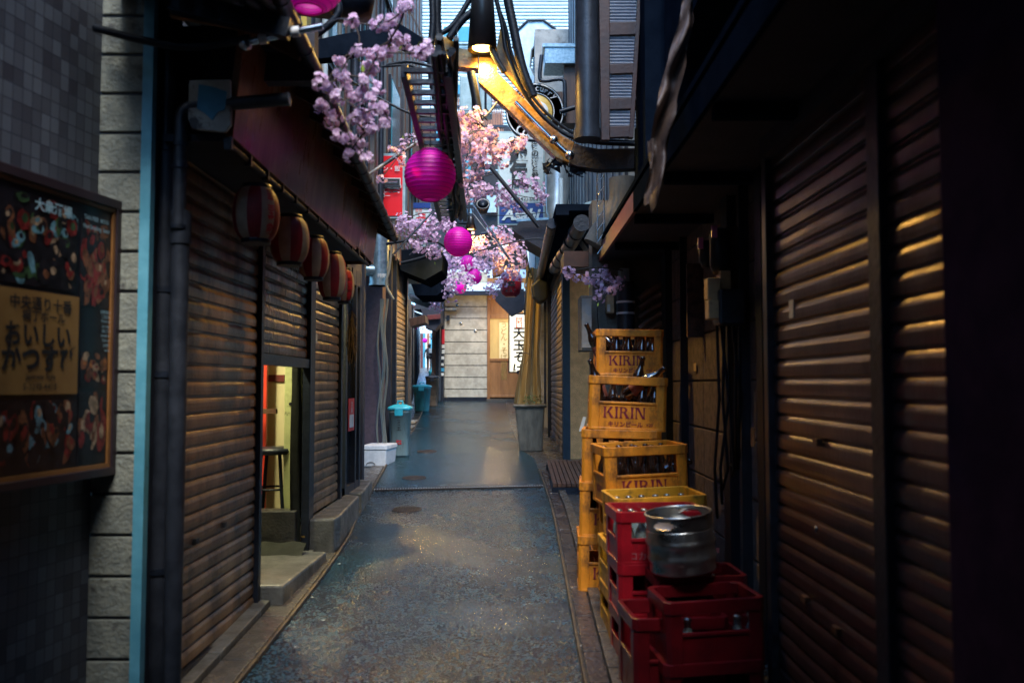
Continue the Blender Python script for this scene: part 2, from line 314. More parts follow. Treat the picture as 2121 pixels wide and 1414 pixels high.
# asphalt: coarse wet grain, a few puddles
def asphalt():
    m = bpy.data.materials.new('wet_asphalt'); m.use_nodes = True; n = m.node_tree; N = n.nodes; L = n.links; b = N['Principled BSDF']
    tc = N.new('ShaderNodeTexCoord')
    def noise(s, d, r=.6):
        x = N.new('ShaderNodeTexNoise'); x.inputs['Scale'].default_value = s; x.inputs['Detail'].default_value = d; x.inputs['Roughness'].default_value = r
        L.new(tc.outputs['Object'], x.inputs[0]); return x
    def mr(src, a, b_, c, d):
        x = N.new('ShaderNodeMapRange'); L.new(src, x.inputs[0])
        for i, v in zip((1,2,3,4), (a,b_,c,d)): x.inputs[i].default_value = v
        return x.outputs[0]
    vo = N.new('ShaderNodeTexVoronoi'); vo.inputs['Scale'].default_value = 88; L.new(tc.outputs['Object'], vo.inputs[0])
    g = noise(160, 3); big = noise(1.1, 4, .55); mid = noise(5, 5)
    rp = N.new('ShaderNodeValToRGB'); L.new(vo.outputs['Color'], rp.inputs[0])
    e = rp.color_ramp.elements; e[0].color = (.0015,.006,.011,1); e[1].color = (.020,.088,.128,1); e[0].position = .35; e[1].position = .85
    dk = N.new('ShaderNodeMix'); dk.data_type = 'RGBA'; dk.blend_type = 'MULTIPLY'; dk.inputs[0].default_value = 1
    r2 = N.new('ShaderNodeValToRGB'); L.new(mid.outputs['Fac'], r2.inputs[0]); r2.color_ramp.elements[0].position = .3; r2.color_ramp.elements[1].position = .62
    r2.color_ramp.elements[0].color = (.55,.53,.53,1)
    L.new(rp.outputs[0], dk.inputs[6]); L.new(r2.outputs[0], dk.inputs[7]); L.new(dk.outputs[2], b.inputs['Base Color'])
    sx = N.new('ShaderNodeSeparateXYZ'); L.new(tc.outputs['Object'], sx.inputs[0])
    far = mr(sx.outputs['Y'], 8.2, 9.0, 0, .17)
    ad = N.new('ShaderNodeMath'); ad.operation = 'ADD'; L.new(big.outputs['Fac'], ad.inputs[0]); L.new(far, ad.inputs[1])
    wet = mr(ad.outputs[0], .50, .72, 0, 1)
    rr0 = mr(wet, 0, 1, .26, .08); rm = mr(mid.outputs['Fac'], .35, .65, .85, 1.25); rx = N.new('ShaderNodeMath'); rx.operation = 'MULTIPLY'; L.new(rr0, rx.inputs[0]); L.new(rm, rx.inputs[1]); rr = rx.outputs[0]; sp = N.new('ShaderNodeSeparateColor'); L.new(vo.outputs['Color'], sp.inputs[0]); cr = mr(sp.outputs[1], 0, 1, .45, 1.25); mm = N.new('ShaderNodeMath'); mm.operation = 'MULTIPLY'; L.new(rr, mm.inputs[0]); L.new(cr, mm.inputs[1]); L.new(mm.outputs[0], b.inputs['Roughness'])
    st = mr(wet, 0, 1, .85, .45)
    bp = N.new('ShaderNodeBump'); bp.inputs['Distance'].default_value = .005; L.new(st, bp.inputs['Strength'])
    L.new(vo.outputs['Distance'], bp.inputs['Height'])
    bp2 = N.new('ShaderNodeBump'); bp2.inputs['Distance'].default_value = .012; bp2.inputs['Strength'].default_value = .18; L.new(mid.outputs['Fac'], bp2.inputs['Height']); L.new(bp.outputs[0], bp2.inputs['Normal'])
    L.new(bp2.outputs[0], b.inputs['Normal']); b.inputs['Specular IOR Level'].default_value = .7
    return m
M['asphalt'] = asphalt()
def tiles():
    m = bpy.data.materials.new('glazed_wall_tiles'); m.use_nodes = True; n = m.node_tree; N = n.nodes; L = n.links; b = N['Principled BSDF']
    tc = N.new('ShaderNodeTexCoord'); mp = N.new('ShaderNodeMapping'); L.new(tc.outputs['UV'], mp.inputs[0])
    br = N.new('ShaderNodeTexBrick'); br.offset = 0; br.inputs['Scale'].default_value = 1
    br.inputs['Brick Width'].default_value = .044; br.inputs['Row Height'].default_value = .0565; br.inputs['Mortar Size'].default_value = .0018
    br.inputs['Color1'].default_value = (.035,.034,.044,1); br.inputs['Color2'].default_value = (.095,.105,.125,1); br.inputs['Mortar'].default_value = (.012,.014,.025,1)
    br.inputs['Mortar Smooth'].default_value = .2
    L.new(mp.outputs[0], br.inputs[0]); L.new(br.outputs['Color'], b.inputs['Base Color'])
    bp = N.new('ShaderNodeBump'); bp.inputs['Strength'].default_value = .7; bp.inputs['Distance'].default_value = .004; bp.invert = True
    L.new(br.outputs['Fac'], bp.inputs['Height']); L.new(bp.outputs[0], b.inputs['Normal']); b.inputs['Roughness'].default_value = .45
    return m
M['tiles'] = tiles()

# ================================================================== GROUND
def strip(name, mt, pairs, dz=0.0, sub=1):
    mb = MB(); n = len(pairs)
    vs = []
    for a, b in pairs: vs += [a + Vector((0,0,dz)), b + Vector((0,0,dz))]
    mb.add(vs, [(2*i, 2*i+1, 2*i+3, 2*i+2) for i in range(n-1)])
    return tag(mb.build(name, mt, solid=False), kind='structure')
gy = [-25, 0, 10, 20, 60, 160]
mb = MB(); mb.add([Vector((x, y, gz(y))) for y in gy for x in (-60, 60)], [(2*i, 2*i+1, 2*i+3, 2*i+2) for i in range(len(gy)-1)])
tag(mb.build('ground', M['ground'], solid=False), kind='structure')
ledge = [GD(*p) for p in ((504,1413),(642,1238),(690,1172),(725,1118),(742,1075),(776,1013),(806,958),(835,925),(858,893),(872,862),(880,842))]
redge = [GD(*p) for p in ((1205,1414),(1168,1200),(1157,1140),(1148,1088),(1140,1050),(1125,1006),(1108,952),(1078,930),(1060,888),(1050,850),(1048,838))]
l0 = ledge[0]; r0 = redge[0]
ledge = [Vector((l0.x-.02, y, gz(y))) for y in (-20, 0)] + ledge; redge = [Vector((r0.x, y, gz(y))) for y in (-20, 0)] + redge
def at_y(path, y):
    for a, b in zip(path, path[1:]):
        if a.y <= y <= b.y:
            t = (y-a.y)/(b.y-a.y); return a.x + (b.x-a.x)*t
    return path[-1].x
ys = [-20, 0, 2] + [3 + .35*i for i in range(49)]
strip('road', M['asphalt'], [(Vector((at_y(ledge, y), y, gz(y))), Vector((at_y(redge, y), y, gz(y)))) for y in ys], .008)
# side alley paving + paving before back wall
strip('side_alley_paving', M['gutter'], [(Vector((-2.9,18.6,gz(18.6))), Vector((-1.4,18.6,gz(18.6)))), (Vector((-3.0,20,gz(20))), Vector((-1.75,20,gz(20)))), (Vector((-6.6,52,gz(52))), Vector((-4.3,52,gz(52)))), (Vector((-12,90,gz(90))), Vector((-6,90,gz(90))))], .004)
# left gutter channel: kerb lip + channel of cast blocks
def edge_run(path, off0, off1, y0, y1, z0, z1, mt, name, label_kind='structure', gap=.6):
    mb = MB(); y = y0
    while y < y1 - .01:
        yb = min(y + gap, y1)
        g = .006
        a0 = at_y(path, y+g); a1 = at_y(path, yb-g)
        ya, yc = y+g, yb-g
        mb.hexa([(a0+off0,ya,gz(ya)+z0),(a0+off1,ya,gz(ya)+z0),(a1+off1,yc,gz(yc)+z0),(a1+off0,yc,gz(yc)+z0),
                 (a0+off0,ya,gz(ya)+z1),(a0+off1,ya,gz(ya)+z1),(a1+off1,yc,gz(yc)+z1),(a1+off0,yc,gz(yc)+z1)])
        y = yb
    return tag(mb.build(name, mt, bevel=.004), kind=label_kind)
edge_run(ledge, -.018, -.002, 1.5, 19, -.02, .028, M['yline'], 'kerb_edge')
edge_run(ledge, -.17, -.034, 1.5, 12.5, -.02, .016, M['gutter'], 'gutter_channel')
edge_run(ledge, -.30, -.175, 1.5, 8.2, -.02, .045, M['step'], 'kerb')
edge_run(redge, .004, .018, 1.5, 9.4, -.02, .030, M['yline'], 'kerb_edge', gap=.9)
edge_run(redge, .030, .115, 1.5, 9.4, -.02, .018, M['gutterR'], 'gutter_channel', gap=.5)
edge_run(redge, .120, .185, 1.5, 9.4, -.02, .040, M['gutter'], 'kerb', gap=.45)
# ---- drain grate across the road
a = GD(776, 1017); b = GD(1124, 1009)
g = thing('drain_grate', 'narrow steel slotted drain grate running across the wet asphalt alley', 'drain grate', ((a+b)/2))
mb = MB(); t = (b-a).normalized(); nn = Vector((-t.y, t.x, 0)).normalized(); up = Vector((0,0,.014))
for s_ in (-.055, .055): mb.bar(a+nn*s_+up, b+nn*s_+up, .014, .016)
mb.build('frame', M['iron'], g)
mb = MB(); k = 66
for i in range(k+1):
    p = a + (b-a)*(i/k) + up; mb.bar(p-nn*.05, p+nn*.05, .0105, .012)
mb.build('bars', M['grate'], g)
mb = MB(); mb.slab([a-nn*.05+Vector((0,0,.009)), b-nn*.05+Vector((0,0,.009)), b+nn*.05+Vector((0,0,.009)), a+nn*.05+Vector((0,0,.009))], (0,0,.001)); mb.build('slot', M['soot_shade'], g)
for (px, py, r, lab) in ((843,1057,.128,'round cast iron cover set in the asphalt just before the drain grate'), (858,991,.125,'round iron cover in the road just past the drain grate'), (884,936,.13,'faint round iron cover farthest along the wet road')):
    c = GD(px, py); o = thing('manhole_cover', lab, 'manhole cover', c, (math.atan(G1), 0, 0), 'manhole covers in the road')
    inv = o.matrix_basis
    mb = MB(); mb.lathe([(0,.011),(r*.9,.011),(r*.92,.014),(r,.014),(r,.0)], n=36); mb.v = [inv @ v for v in mb.v]; mb.build('rim', M['iron'], o)
    mb = MB()
    for i in range(-5, 6):
        for j in range(-5, 6):
            if i*i+j*j < 28: mb.box(i*r*.16-.006, i*r*.16+.006, j*r*.16-.006, j*r*.16+.006, .0112, .016)
    mb.v = [inv @ v for v in mb.v]; mb.build('studs', M['iron'], o)

# ================================================================== LEFT SIDE
XL = -1.42
def shutter(mb, A, B, z0, z1, nrm, pitch=.0725, m=0, nl=10, amp=.0009, seed=1):
    """corrugated roller shutter between plan points A and B, bulging along nrm"""
    rg = random.Random(seed); A = Vector((A[0], A[1], 0)); B = Vector((B[0], B[1], 0)); nv = Vector((nrm[0], nrm[1], 0))
    prof = ((0,-.009),(.10,-.009),(.115,.0005),(.16,.0028),(.40,.0042),(.66,.0042),(.76,.0022),(.86,-.0008),(.945,-.0044),(.96,-.009))
    k = int(math.ceil((z1-z0)/pitch)); ph = [rg.uniform(0, 6) for _ in range(4)]
    rows = []
    for i in range(k):
        j_ = rg.uniform(-.0008, .0008); tl = rg.uniform(-.0014, .0014)
        for u, d in prof:
            z = z0 + (i+u)*pitch
            if z > z1: break
            rows.append((z, d + j_ + (u-.5)*tl, i))
    vs = []
    for z, d, i in rows:
        for j in range(nl+1):
            s_ = j/nl; P = A.lerp(B, s_)
            dd = d + amp*(math.sin(7*s_+ph[0]+i*1.3) + math.sin(17*s_+ph[1]+i*.7)) + amp*1.5*math.sin(z*3+ph[2])*math.sin(3*s_+ph[3])
            vs.append(P + nv*dd + Vector((0,0,z)))
    n = nl+1
    mb.add(vs, [(i*n+j, i*n+j+1, (i+1)*n+j+1, (i+1)*n+j) for i in range(len(rows)-1) for j in range(nl)], m, False)
    return mb

# ---- tile-clad building, nearest on the left
tb = thing('tiled_building', 'dark glazed tile building with a pale block pillar, behind the menu board', 'building', (-2.2, 1.5, 0))
c0 = Vector((-1.60, 3.2, 0)); dv = Vector((-.181, -1, 0)).normalized()
c1 = c0 + dv*7
me = bpy.data.meshes.new('wall'); L_ = 7; H0, H1 = -.2, 6.5
inv = tb.matrix_basis.inverted()
me.from_pydata([tuple(inv @ Vector((c0.x,c0.y,H0))), tuple(inv @ Vector((c1.x,c1.y,H0))), tuple(inv @ Vector((c1.x,c1.y,H1))), tuple(inv @ Vector((c0.x,c0.y,H1)))], [], [(0,1,2,3)])
me.materials.append(M['tiles']); uv = me.uv_layers.new()
for i, q in enumerate(((0,H0),(L_,H0),(L_,H1),(0,H1))): uv.data[i].uv = (q[0], q[1])
o = bpy.data.objects.new('wall', me); COL.objects.link(o); o.parent = tb
mb = MB(); mb.slab([c0+Vector((-.01,0,H1)), c1+Vector((-.01,0,H1)), Vector((-6,c1.y,H1)), Vector((-6,3.3,H1)), Vector((-1.62,3.3,H1))], (0,0,.2))
mb.slab([Vector((-6,3.5,H0)), Vector((-6,c1.y,H0)), Vector((-6,c1.y,H1)), Vector((-6,3.5,H1))], (-.1,0,0)); mb.build('roof', M['soot_shade'], tb)
# block pilaster with deep joints (blocks are real, with recessed mortar)
mb = MB(); zb = .02; bh = (W(240,195,3.2).z - W(240,276,3.2).z); z0 = W(240,276,3.2).z - 20*bh
z = z0
while z < 6.4:
    mb.box(-1.60, -1.432, 3.195, 3.36, z+.006, z+bh-.006); z += bh
mb.build('block_pillar', M['cream'], tb, bevel=.004)
mb = MB(); mb.box(-1.62, -1.436, 3.203, 3.35, -.1, 6.4); mb.build('mortar', M['ink'], tb)
mb = MB(); mb.box(-1.431, -1.392, 3.18, 3.22, -.1, 6.4); mb.build('corner_trim', M['blue'], tb)
mb = MB(); mb.box(-1.60, -1.41, 3.22, 3.5, -.1, 6.4); mb.build('return_wall', M['soot_shade'], tb)

# ---- menu board
a_t = Vector((-1.60+.06*.98, 3.2, 0)) ; wd = dv
pn = Vector((-dv.y, dv.x, 0));  pn = pn if pn.x > 0 else -pn
bt = thing('menu_board', 'large framed restaurant menu board with food photos and an ochre label, on the tiled wall', 'menu board', (-1.75, 2.5, 1.3))
o0 = Vector((-1.60, 3.2, 0)) + pn*.075 + dv*(-.02)
ztop = W(250, 412, 3.15).z; zbot = W(250, 985, 3.15).z
Hh = ztop - zbot; Ww = 1.35
def PB(s_, z, d=0): return o0 + dv*s_ + pn*d + Vector((0,0,z))
def prect(mb, s0, s1, za, zb_, d, th=.004): return mb.slab([PB(s0,za,d), PB(s1,za,d), PB(s1,zb_,d), PB(s0,zb_,d)], pn*th)
mb = MB(); prect(mb, 0, Ww, zbot, ztop, -.07, .07); mb.build('backing', M['posterf'], bt)
mb = MB()
for q in ((0,Ww,ztop-.035,ztop),(0,Ww,zbot,zbot+.03),(0,.032,zbot+.03,ztop-.035)): prect(mb, *q, .001, .018)
mb.build('frame', M['posterf'], bt, bevel=.003)
mb = MB()
for q in ((.033,Ww,ztop-.05,ztop-.036),(.033,Ww,zbot+.031,zbot+.046),(.033,.047,zbot+.046,ztop-.05)): prect(mb, *q, .001, .010)
mb.build('gold_edge', M['postergold'], bt)
def pp(name, s0, s1, f0, f1, mt, d=.003):
    m_ = MB(); prect(m_, s0, s1, zbot+Hh*f0, zbot+Hh*f1, d, .002); return m_.build(name, mt, bt)
pp('print', .048, Ww, .045, .955, M['posterblk'], .001)
FM = [mat('poster_%s' % n_, c_, tuple(x*.35 for x in c_), .35, sc_=30, detail=3) for n_, c_ in (('dark', (.014,.012,.016)), ('crimson', (.22,.022,.02)), ('brown', (.20,.075,.035)), ('cream', (.42,.28,.17)), ('cyan', (.14,.30,.36)), ('orange', (.40,.13,.03)), ('green', (.05,.10,.04)))]
def food(s0, s1, f0, f1, seed, pal, n, sz, el):
    rg = random.Random(seed); m_ = MB(); prect(m_, s0, s1, zbot+Hh*f0, zbot+Hh*f1, .003, .002)
    for k in range(n):
        a, b = rg.uniform(.35,1)*sz, rg.uniform(.35,1)*sz*el; an = rg.uniform(-.5,.5) + (math.pi/2 if el < 1 else 0)*0
        cs_ = rg.uniform(s0+a*.7, s1-a*.7); cz_ = rg.uniform(zbot+Hh*f0+b*.7, zbot+Hh*f1-b*.7); mi_ = rg.choice(pal)
        for q, sc3 in ((0,1),(1,.5)):
            P_ = []
            for j in range(12):
                t_ = j*math.pi/6; w_ = 1+.18*rg.uniform(-1,1); x_ = a*sc3*w_*math.cos(t_); y_ = b*sc3*w_*math.sin(t_); X_ = x_*math.cos(an)-y_*math.sin(an); Z_ = x_*math.sin(an)+y_*math.cos(an)
                P_.append(PB(max(s0,min(s1,cs_+X_-q*a*.2)), max(zbot+Hh*f0,min(zbot+Hh*f1,cz_+Z_+q*b*.25)), .0055+.00004*k+.00002*q))
            m_.add(P_, [tuple(range(12))], mi_ if q == 0 else rg.choice(pal+[0,3]))
    return m_.build('photo', FM, bt, solid=False)
food(.050,.215,.60,.90,1,[1,2,1,2,0],46,.030,1.9); food(.235,.60,.64,.93,2,[0,4,2,1,3,6,0,0],70,.034,1.1)
food(.052,.205,.05,.30,3,[2,3,1,0],22,.030,2.4); food(.215,.60,.05,.275,4,[0,4,1,0,2,0],60,.026,2.0); food(.055,.20,.315,.44,5,[2,5,1,3],16,.024,1.3)
food(.64,1.3,.05,.93,6,[0,1,2,4,3,0],150,.04,1.2)
lb = pp('label_panel', .218, .62, .295, .625, M['posterory'], .006)
ux = -dv; uz = Vector((0,0,1))
mb = MB()
mb.text('中央通り十番', .048, PB(.40, zbot+Hh*.585, .011), ux, uz, .02); mb.text('横丁ホール', .04, PB(.39, zbot+Hh*.545, .011), ux, uz, .02)
mb.text('おいしい', .085, PB(.41, zbot+Hh*.485, .011), ux, uz, .035, sx=.9); mb.text('かつすび', .095, PB(.40, zbot+Hh*.41, .011), ux, uz, .04, sx=.9)
mb.text('Japanese Style', .024, PB(.40, zbot+Hh*.35, .011), ux, uz, .02); mb.text('5-3279-4410', .030, PB(.40, zbot+Hh*.32, .011), ux, uz, .01)
mb.build('lettering', M['ink'], lb.parent)
mb = MB()
for i, t_ in enumerate(('TAX-FREE  MENU', 'Non Smoking  Seats')): mb.text(t_, .022, PB(.135, ztop-.095-i*.035, .008), ux, uz, .01, sx=.8)
for i in range(9): mb.text(('全席禁煙 お一人様', 'ご注文をお願い', 'We are open daily', 'one drink order', '焼とり 煮込み', 'per person please', 'thank you very', 'お待ちして', 'welcome')[i], .0145, PB(.055, zbot+Hh*(.585-.017*i), .008), ux, uz, .005, align='L' if 0 else 'C', sx=.8)
mb.v = mb.v
mb.text('大衆酒場', .045, PB(.36, ztop-.10, .012), ux, uz, .02)
mb.build('pale_lettering', M['postertxt'], bt)

# ---- left shop
ls = thing('shuttered_shop', 'low shop on the left with three brown roller shutters, the middle one half raised', 'shop', (-2.5, 5.5, 0))
ya, yb_, yc_, yd_ = SX(362,1000,XL).y, SX(527,1000,XL).y, SX(632,1000,XL).y, SX(698,1000,XL).y
ye_ = SX(640,1000,XL).y
mb = shutter(MB(), (XL, ya), (XL, yb_), .26, 2.46, (1,0), seed=3)
s1 = mb.build('shutter', M['shutL'], ls)
mb = MB(); zz = W(620,742,SX(620,742,XL).y).z
mb = shutter(MB(), (XL, yb_+.05), (XL, yc_), zz, 2.46, (1,0), seed=5, amp=.003); mb.build('shutter', M['shutLd'], ls)['label'] = 'rust-stained shutter stopped half way up'
mb = shutter(MB(), (XL, ye_+.03), (XL, yd_), .56, 2.46, (1,0), seed=8); mb.build('shutter', M['shutL'], ls)
mb = MB()
mb.box(XL-.03, XL+.02, yb_+.05, yc_, zz-.06, zz); mb.build('bottom_rail', M['dark'], ls); mb = MB(); mb.box(XL-.03, XL+.02, ya, yb_, .20, .26); mb.build('bottom_rail', M['dark'], ls)
for (y0_, y1_, z_, nm) in ((ya-.12, ya, .1, 'post'), (yb_, yb_+.05, .15, 'post'), (yc_, ye_+.03, .3, 'post'), (yd_, yd_+.07, .3, 'post')):
    mb = MB(); mb.box(XL-.025, XL+.028, y0_, y1_, z_, 2.5); mb.build(nm, M['dark'], ls, bevel=.004)
mb = MB(); mb.box(XL-.06, XL+.01, ya-.1, yd_+.07, 2.46, 2.85); mb.build('lintel', M['soot_shade'], ls)
# handle slots / latch
for (px, py) in ((466,1086),(408,1120),(640,945)):
    p = SX(px, py, XL+.018); mb = MB(); mb.box(XL-.0, XL+.021, p.y-.018, p.y+.018, p.z-.012, p.z+.012); mb.build('latch_slot', M['ink'], s1)
# concrete sill under shutter 1
mb = MB(); mb.box(XL-.1, XL+.03, ya-.3, yb_+.04, -.1, .2); mb.box(XL-.1, XL+.10, ya-.3, yb_-.1, -.1, .16); mb.build('sill', M['step'], ls, bevel=.01)
# body of the shop: roof void, party walls
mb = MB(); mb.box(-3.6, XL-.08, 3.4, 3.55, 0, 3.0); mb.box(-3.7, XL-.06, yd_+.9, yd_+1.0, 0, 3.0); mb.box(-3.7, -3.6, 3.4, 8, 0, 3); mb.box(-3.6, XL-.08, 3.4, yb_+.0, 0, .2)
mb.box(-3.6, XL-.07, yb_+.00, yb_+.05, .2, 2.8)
mb.build('wall', M['soot_shade'], ls)
mb = MB(); mb.box(-3.6, XL-.07, 3.55, 8, 2.75, 2.9); mb.build('ceiling', M['creampl'], ls)
# eave: rafters + corrugated roof sheet with brown gutter
E0 = W(560,-60,3.0); E1 = W(822,497,6.9)
E0 = Vector((-.86, 2.6, 2.92)); E1 = W(812,490,6.9)
mb = MB(); th = Vector((0,0,.03))
mb.slab([E0, E1, Vector((XL-.1, E1.y, E1.z+.30)), Vector((XL-.1, E0.y, E0.z+.28))], th)
rf = mb.build('eave_roof', M['soot_shade'], ls)
for i in range(16):
    y_ = E0.y + (E1.y-E0.y)*i/15; e = E0.lerp(E1, i/15); mb = MB(); mb.bar(e-Vector((0,0,.02)), Vector((XL, y_, e.z+.24)), .035, .045); mb.build('rafter', M['woodd'], rf)
mb = MB()
mb.tube([E0+Vector((.02,0,-.01)), E1+Vector((.02,0,-.01))], .032, 10); 
for i in range(22): 
    e = E0.lerp(E1, i/21)+Vector((.02,0,-.01)); mb.tube([e-Vector((0,.006,0)), e+Vector((0,.006,0))], .036, 10)
mb.build('gutter', M['pipe'], ls)
# maroon fascia (slanting box) in two sections
XF = -1.11
f0 = SX(482,285,XF); f1 = SX(735,548,XF); f2 = SX(768,571,XF)
t0 = SX(487,205,XF); 
mb = MB()
def fas(ya_, yb2, m_=0):
    mb.hexa([(XF,ya_,2.45),(XF,yb2,2.42),(XF-.03,yb2,2.42),(XF-.03,ya_,2.45),(XF+.05,ya_,2.96),(XF+.05,yb2,2.86),(XF+.02,yb2,2.86),(XF+.02,ya_,2.96)])
fas(f0.y, 5.86); mb.build('fascia_board', M['maroon'], ls, bevel=.003)
mb = MB(); fas(5.875, f2.y+.1); mb.hexa([(XF-.28,f2.y+.1,2.42),(XF,f2.y+.1,2.42),(XF,f2.y+.12,2.42),(XF-.28,f2.y+.12,2.42),(XF-.28,f2.y+.1,2.86),(XF+.02,f2.y+.1,2.86),(XF+.02,f2.y+.12,2.86),(XF-.28,f2.y+.12,2.86)]); mb.build('fascia_board', M['maroon'], ls, bevel=.003)
mb = MB(); mb.box(XF-.28, XF-.03, f0.y+.02, f2.y+.08, 2.44, 2.47); mb.build('soffit', M['soot_shade'], ls)
mb = MB(); mb.tube([(XF-.02, f0.y, 2.425), (XF-.02, f2.y, 2.40)], .014, 8)
for i in range(14): y_ = f0.y+(f2.y-f0.y)*i/13; mb.box(XF-.03, XF+.0, y_-.01, y_+.01, 2.40, 2.45)
mb.build('lantern_rail', M['dark'], ls)
# worn enamel end panel
Y_ = f0.y-.02
A_ = [W(395,170,Y_), W(480,168,Y_), W(482,262,Y_), W(470,277,Y_), W(400,270,Y_), W(393,250,Y_)]
mb = MB(); mb.slab(A_, (0,-.02,0)); ep = mb.build('end_panel', M['fabrow'], ls, bevel=.004)
mb = MB(); mb.slab([W(*q, Y_-.022) for q in ((412,175),(440,180),(470,190),(466,228),(452,232),(440,250),(425,236),(408,225))], (0,-.002,0)); mb.build('blue_paint_patch', M['worn_blue'], ep)
# near corrugated roof end + beam above end panel
mb = MB()
for i in range(9):
    x_ = -1.5+i*.075; mb.tube([(x_, 2.7, W(480,22,3).z+.035-(i*.008)), (x_, 3.3, W(480,22,3.3).z+.05-(i*.008))], .03, 6)
mb.bar(W(355,5,3.0), W(600,62,3.0), .05, .07); mb.bar(W(355,30,3.05), W(540,62,3.05), .03, .022, m=1)
mb.build('near_roof_edge', [M['dark'], M['woodo']], ls)
mb = MB(); mb.bar(W(355,72,3.5), W(640,100,3.5), .06, .05); mb.box(-1.9, -.86, 3.55, 3.62, 2.78, 3.02); mb.build('tie_beam', M['soot_shade'], ls)
# interior of the open bay
mb = MB(); mb.box(-3.4, XL-.02, yb_+.06, 8, .2, .34); mb.build('floor', M['step'], ls)
mb = MB(); p0 = W(590,760,5.86); p1 = W(624,760,5.86); mb.box(p0.x, p1.x, 5.86, 6.1, .52, 2.7); pl = mb.build('pillar', M['pillar'], ls, bevel=.006)
mb = MB(); q = W(602,836,5.858); mb.tube([q, q-Vector((0,.006,0))], .011, 10); mb.build('bolt', M['ink'], pl)
mb = MB(); q0 = W(556,740,6.5); q1 = W(588,740,6.5); mb.box(q0.x-.02, q1.x+.05, 6.5, 6.54, .5, 2.7); ip = mb.build('inner_panel', M['creampl'], ls)
mb = MB(); mb.box(W(556,790,6.49).x, W(589,790,6.49).x, 6.485, 6.5, W(560,790,6.49).z, W(560,776,6.49).z); mb.build('red_band', M['redtrim'], ip)
mb = MB(); q0 = W(520,740,6.3); q1 = W(553,740,6.3); mb.box(q0.x-.5, q1.x, 6.3, 6.34, .5, 2.7); mb.build('red_board', M['redwall'], ls)
mb = MB(); mb.box(-2.3, W(575,850,6.2).x, 6.15, 6.2, W(575,856,6.2).z, W(575,846,6.2).z); mb.build('counter_edge', M['woodd'], ls)
mb = MB(); mb.box(-2.6, XL-.05, 5.70, 5.84, .34, W(560,1058,5.7).z); mb.build('inner_step', M['ground'], ls, bevel=.01)
mb = MB()
def shf(u, v):
    z_ = 2.1 - u*1.75; w_ = .015+.06*u
    return Vector((XL-.10+.03*math.sin(v*9+u*3)+.04*u, ye_-.02-.10*v*(.3+u), z_))
mb.grid(shf, 16, 10); mb.build('vinyl_sheet', M['sheet'], ls, solid=False)
mb = MB()
def shg(u, v): return Vector((XL-.45+.5*u, 5.60-.12*v+.006*math.sin(u*11), .44-.07*v+.006*math.sin(u*17+v*5)))
mb.grid(shg, 24, 6); mb.build('sheet_hem', M['sheet'], ls, solid=False)
# stool behind the open bay
st = thing('bar_stool', 'dark round bar stool standing inside the half open shutter bay', 'stool', (W(566,930,5.95).x, 5.95, .34))
bx, by = st.location.x, 5.95; zt = W(566,930,5.95).z
mb = MB(); mb.lathe([(0,zt-.03),(.15,zt-.03),(.165,zt-.01),(.155,zt+.012),(0,zt+.016)], (bx,by,0), 20); mb.build('seat', M['dark'], st)
for i in range(4):
    an = math.pi/4+i*math.pi/2; mb = MB(); mb.tube([(bx+.09*math.cos(an),by+.09*math.sin(an),zt-.03),(bx+.17*math.cos(an),by+.17*math.sin(an),.34)], .013, 8); mb.build('leg', M['dark'], st)
for zr in (.55, .75):
    mb = MB(); r_ = .17-.08*(zr-.34)/(zt-.37); mb.tube([(bx+r_*math.cos(a_*math.pi/8), by+r_*math.sin(a_*math.pi/8), zr) for a_ in range(17)], .008, 6, caps=False); mb.build('footrest', M['dark'], st)
# interior fluorescent tube, the light of that bay
ft = thing('fluorescent_lamp', 'lit fluorescent tube on the ceiling inside the half open shop', 'lamp', (-1.95, 5.35, 2.70))
mb = MB(); mb.box(-1.98, -1.92, 4.85, 5.8, 2.70, 2.74); mb.build('housing', M['signwhite'], ft)
mb = MB(); mb.tube([(-1.95,4.9,2.68),(-1.95,5.75,2.68)], .016, 10); mb.build('tube', M['tubel'], ft)
li = bpy.data.lights.new('tube_light', 'AREA'); li.shape = 'RECTANGLE'; li.size = .08; li.size_y = .85; li.energy = 17; li.color = (1,.93,.55)
lo = bpy.data.objects.new('tube_light', li); COL.objects.link(lo); lo.location = (-1.95+1.95, 0, -.05); lo.location = (0, 0, -.05); lo.parent = ft
# door steps (concrete slabs) : pavement pieces
def step(nm, lab, pts, zt_, zb_=-.1):
    mb = MB(); mb.slab([Vector((x, y, zb_)) for x, y in pts], (0,0,zt_-zb_)); o = mb.build(nm, M['step'], bevel=.015, origin=(pts[0][0], pts[0][1], gz(pts[0][1]))); return tag(o, lab, 'step')
step('door_step', 'concrete step slab in front of the half raised shutter', [(-1.9,yb_+.06),(-1.27,yb_+.06),(-1.24,5.62),(-1.9,5.72)], .375)
step('door_step', 'higher concrete step block under the far brown shutter', [(-1.42,5.78),(-1.23,5.80),(-1.22,5.95),(-1.28,7.0),(-1.42,7.1)], .56)
step('door_step', 'low dark doorstep beyond the high step block, by the glass door', [(-1.50,7.2),(-1.29,7.2),(-1.36,8.1),(-1.50,8.2)], .56)
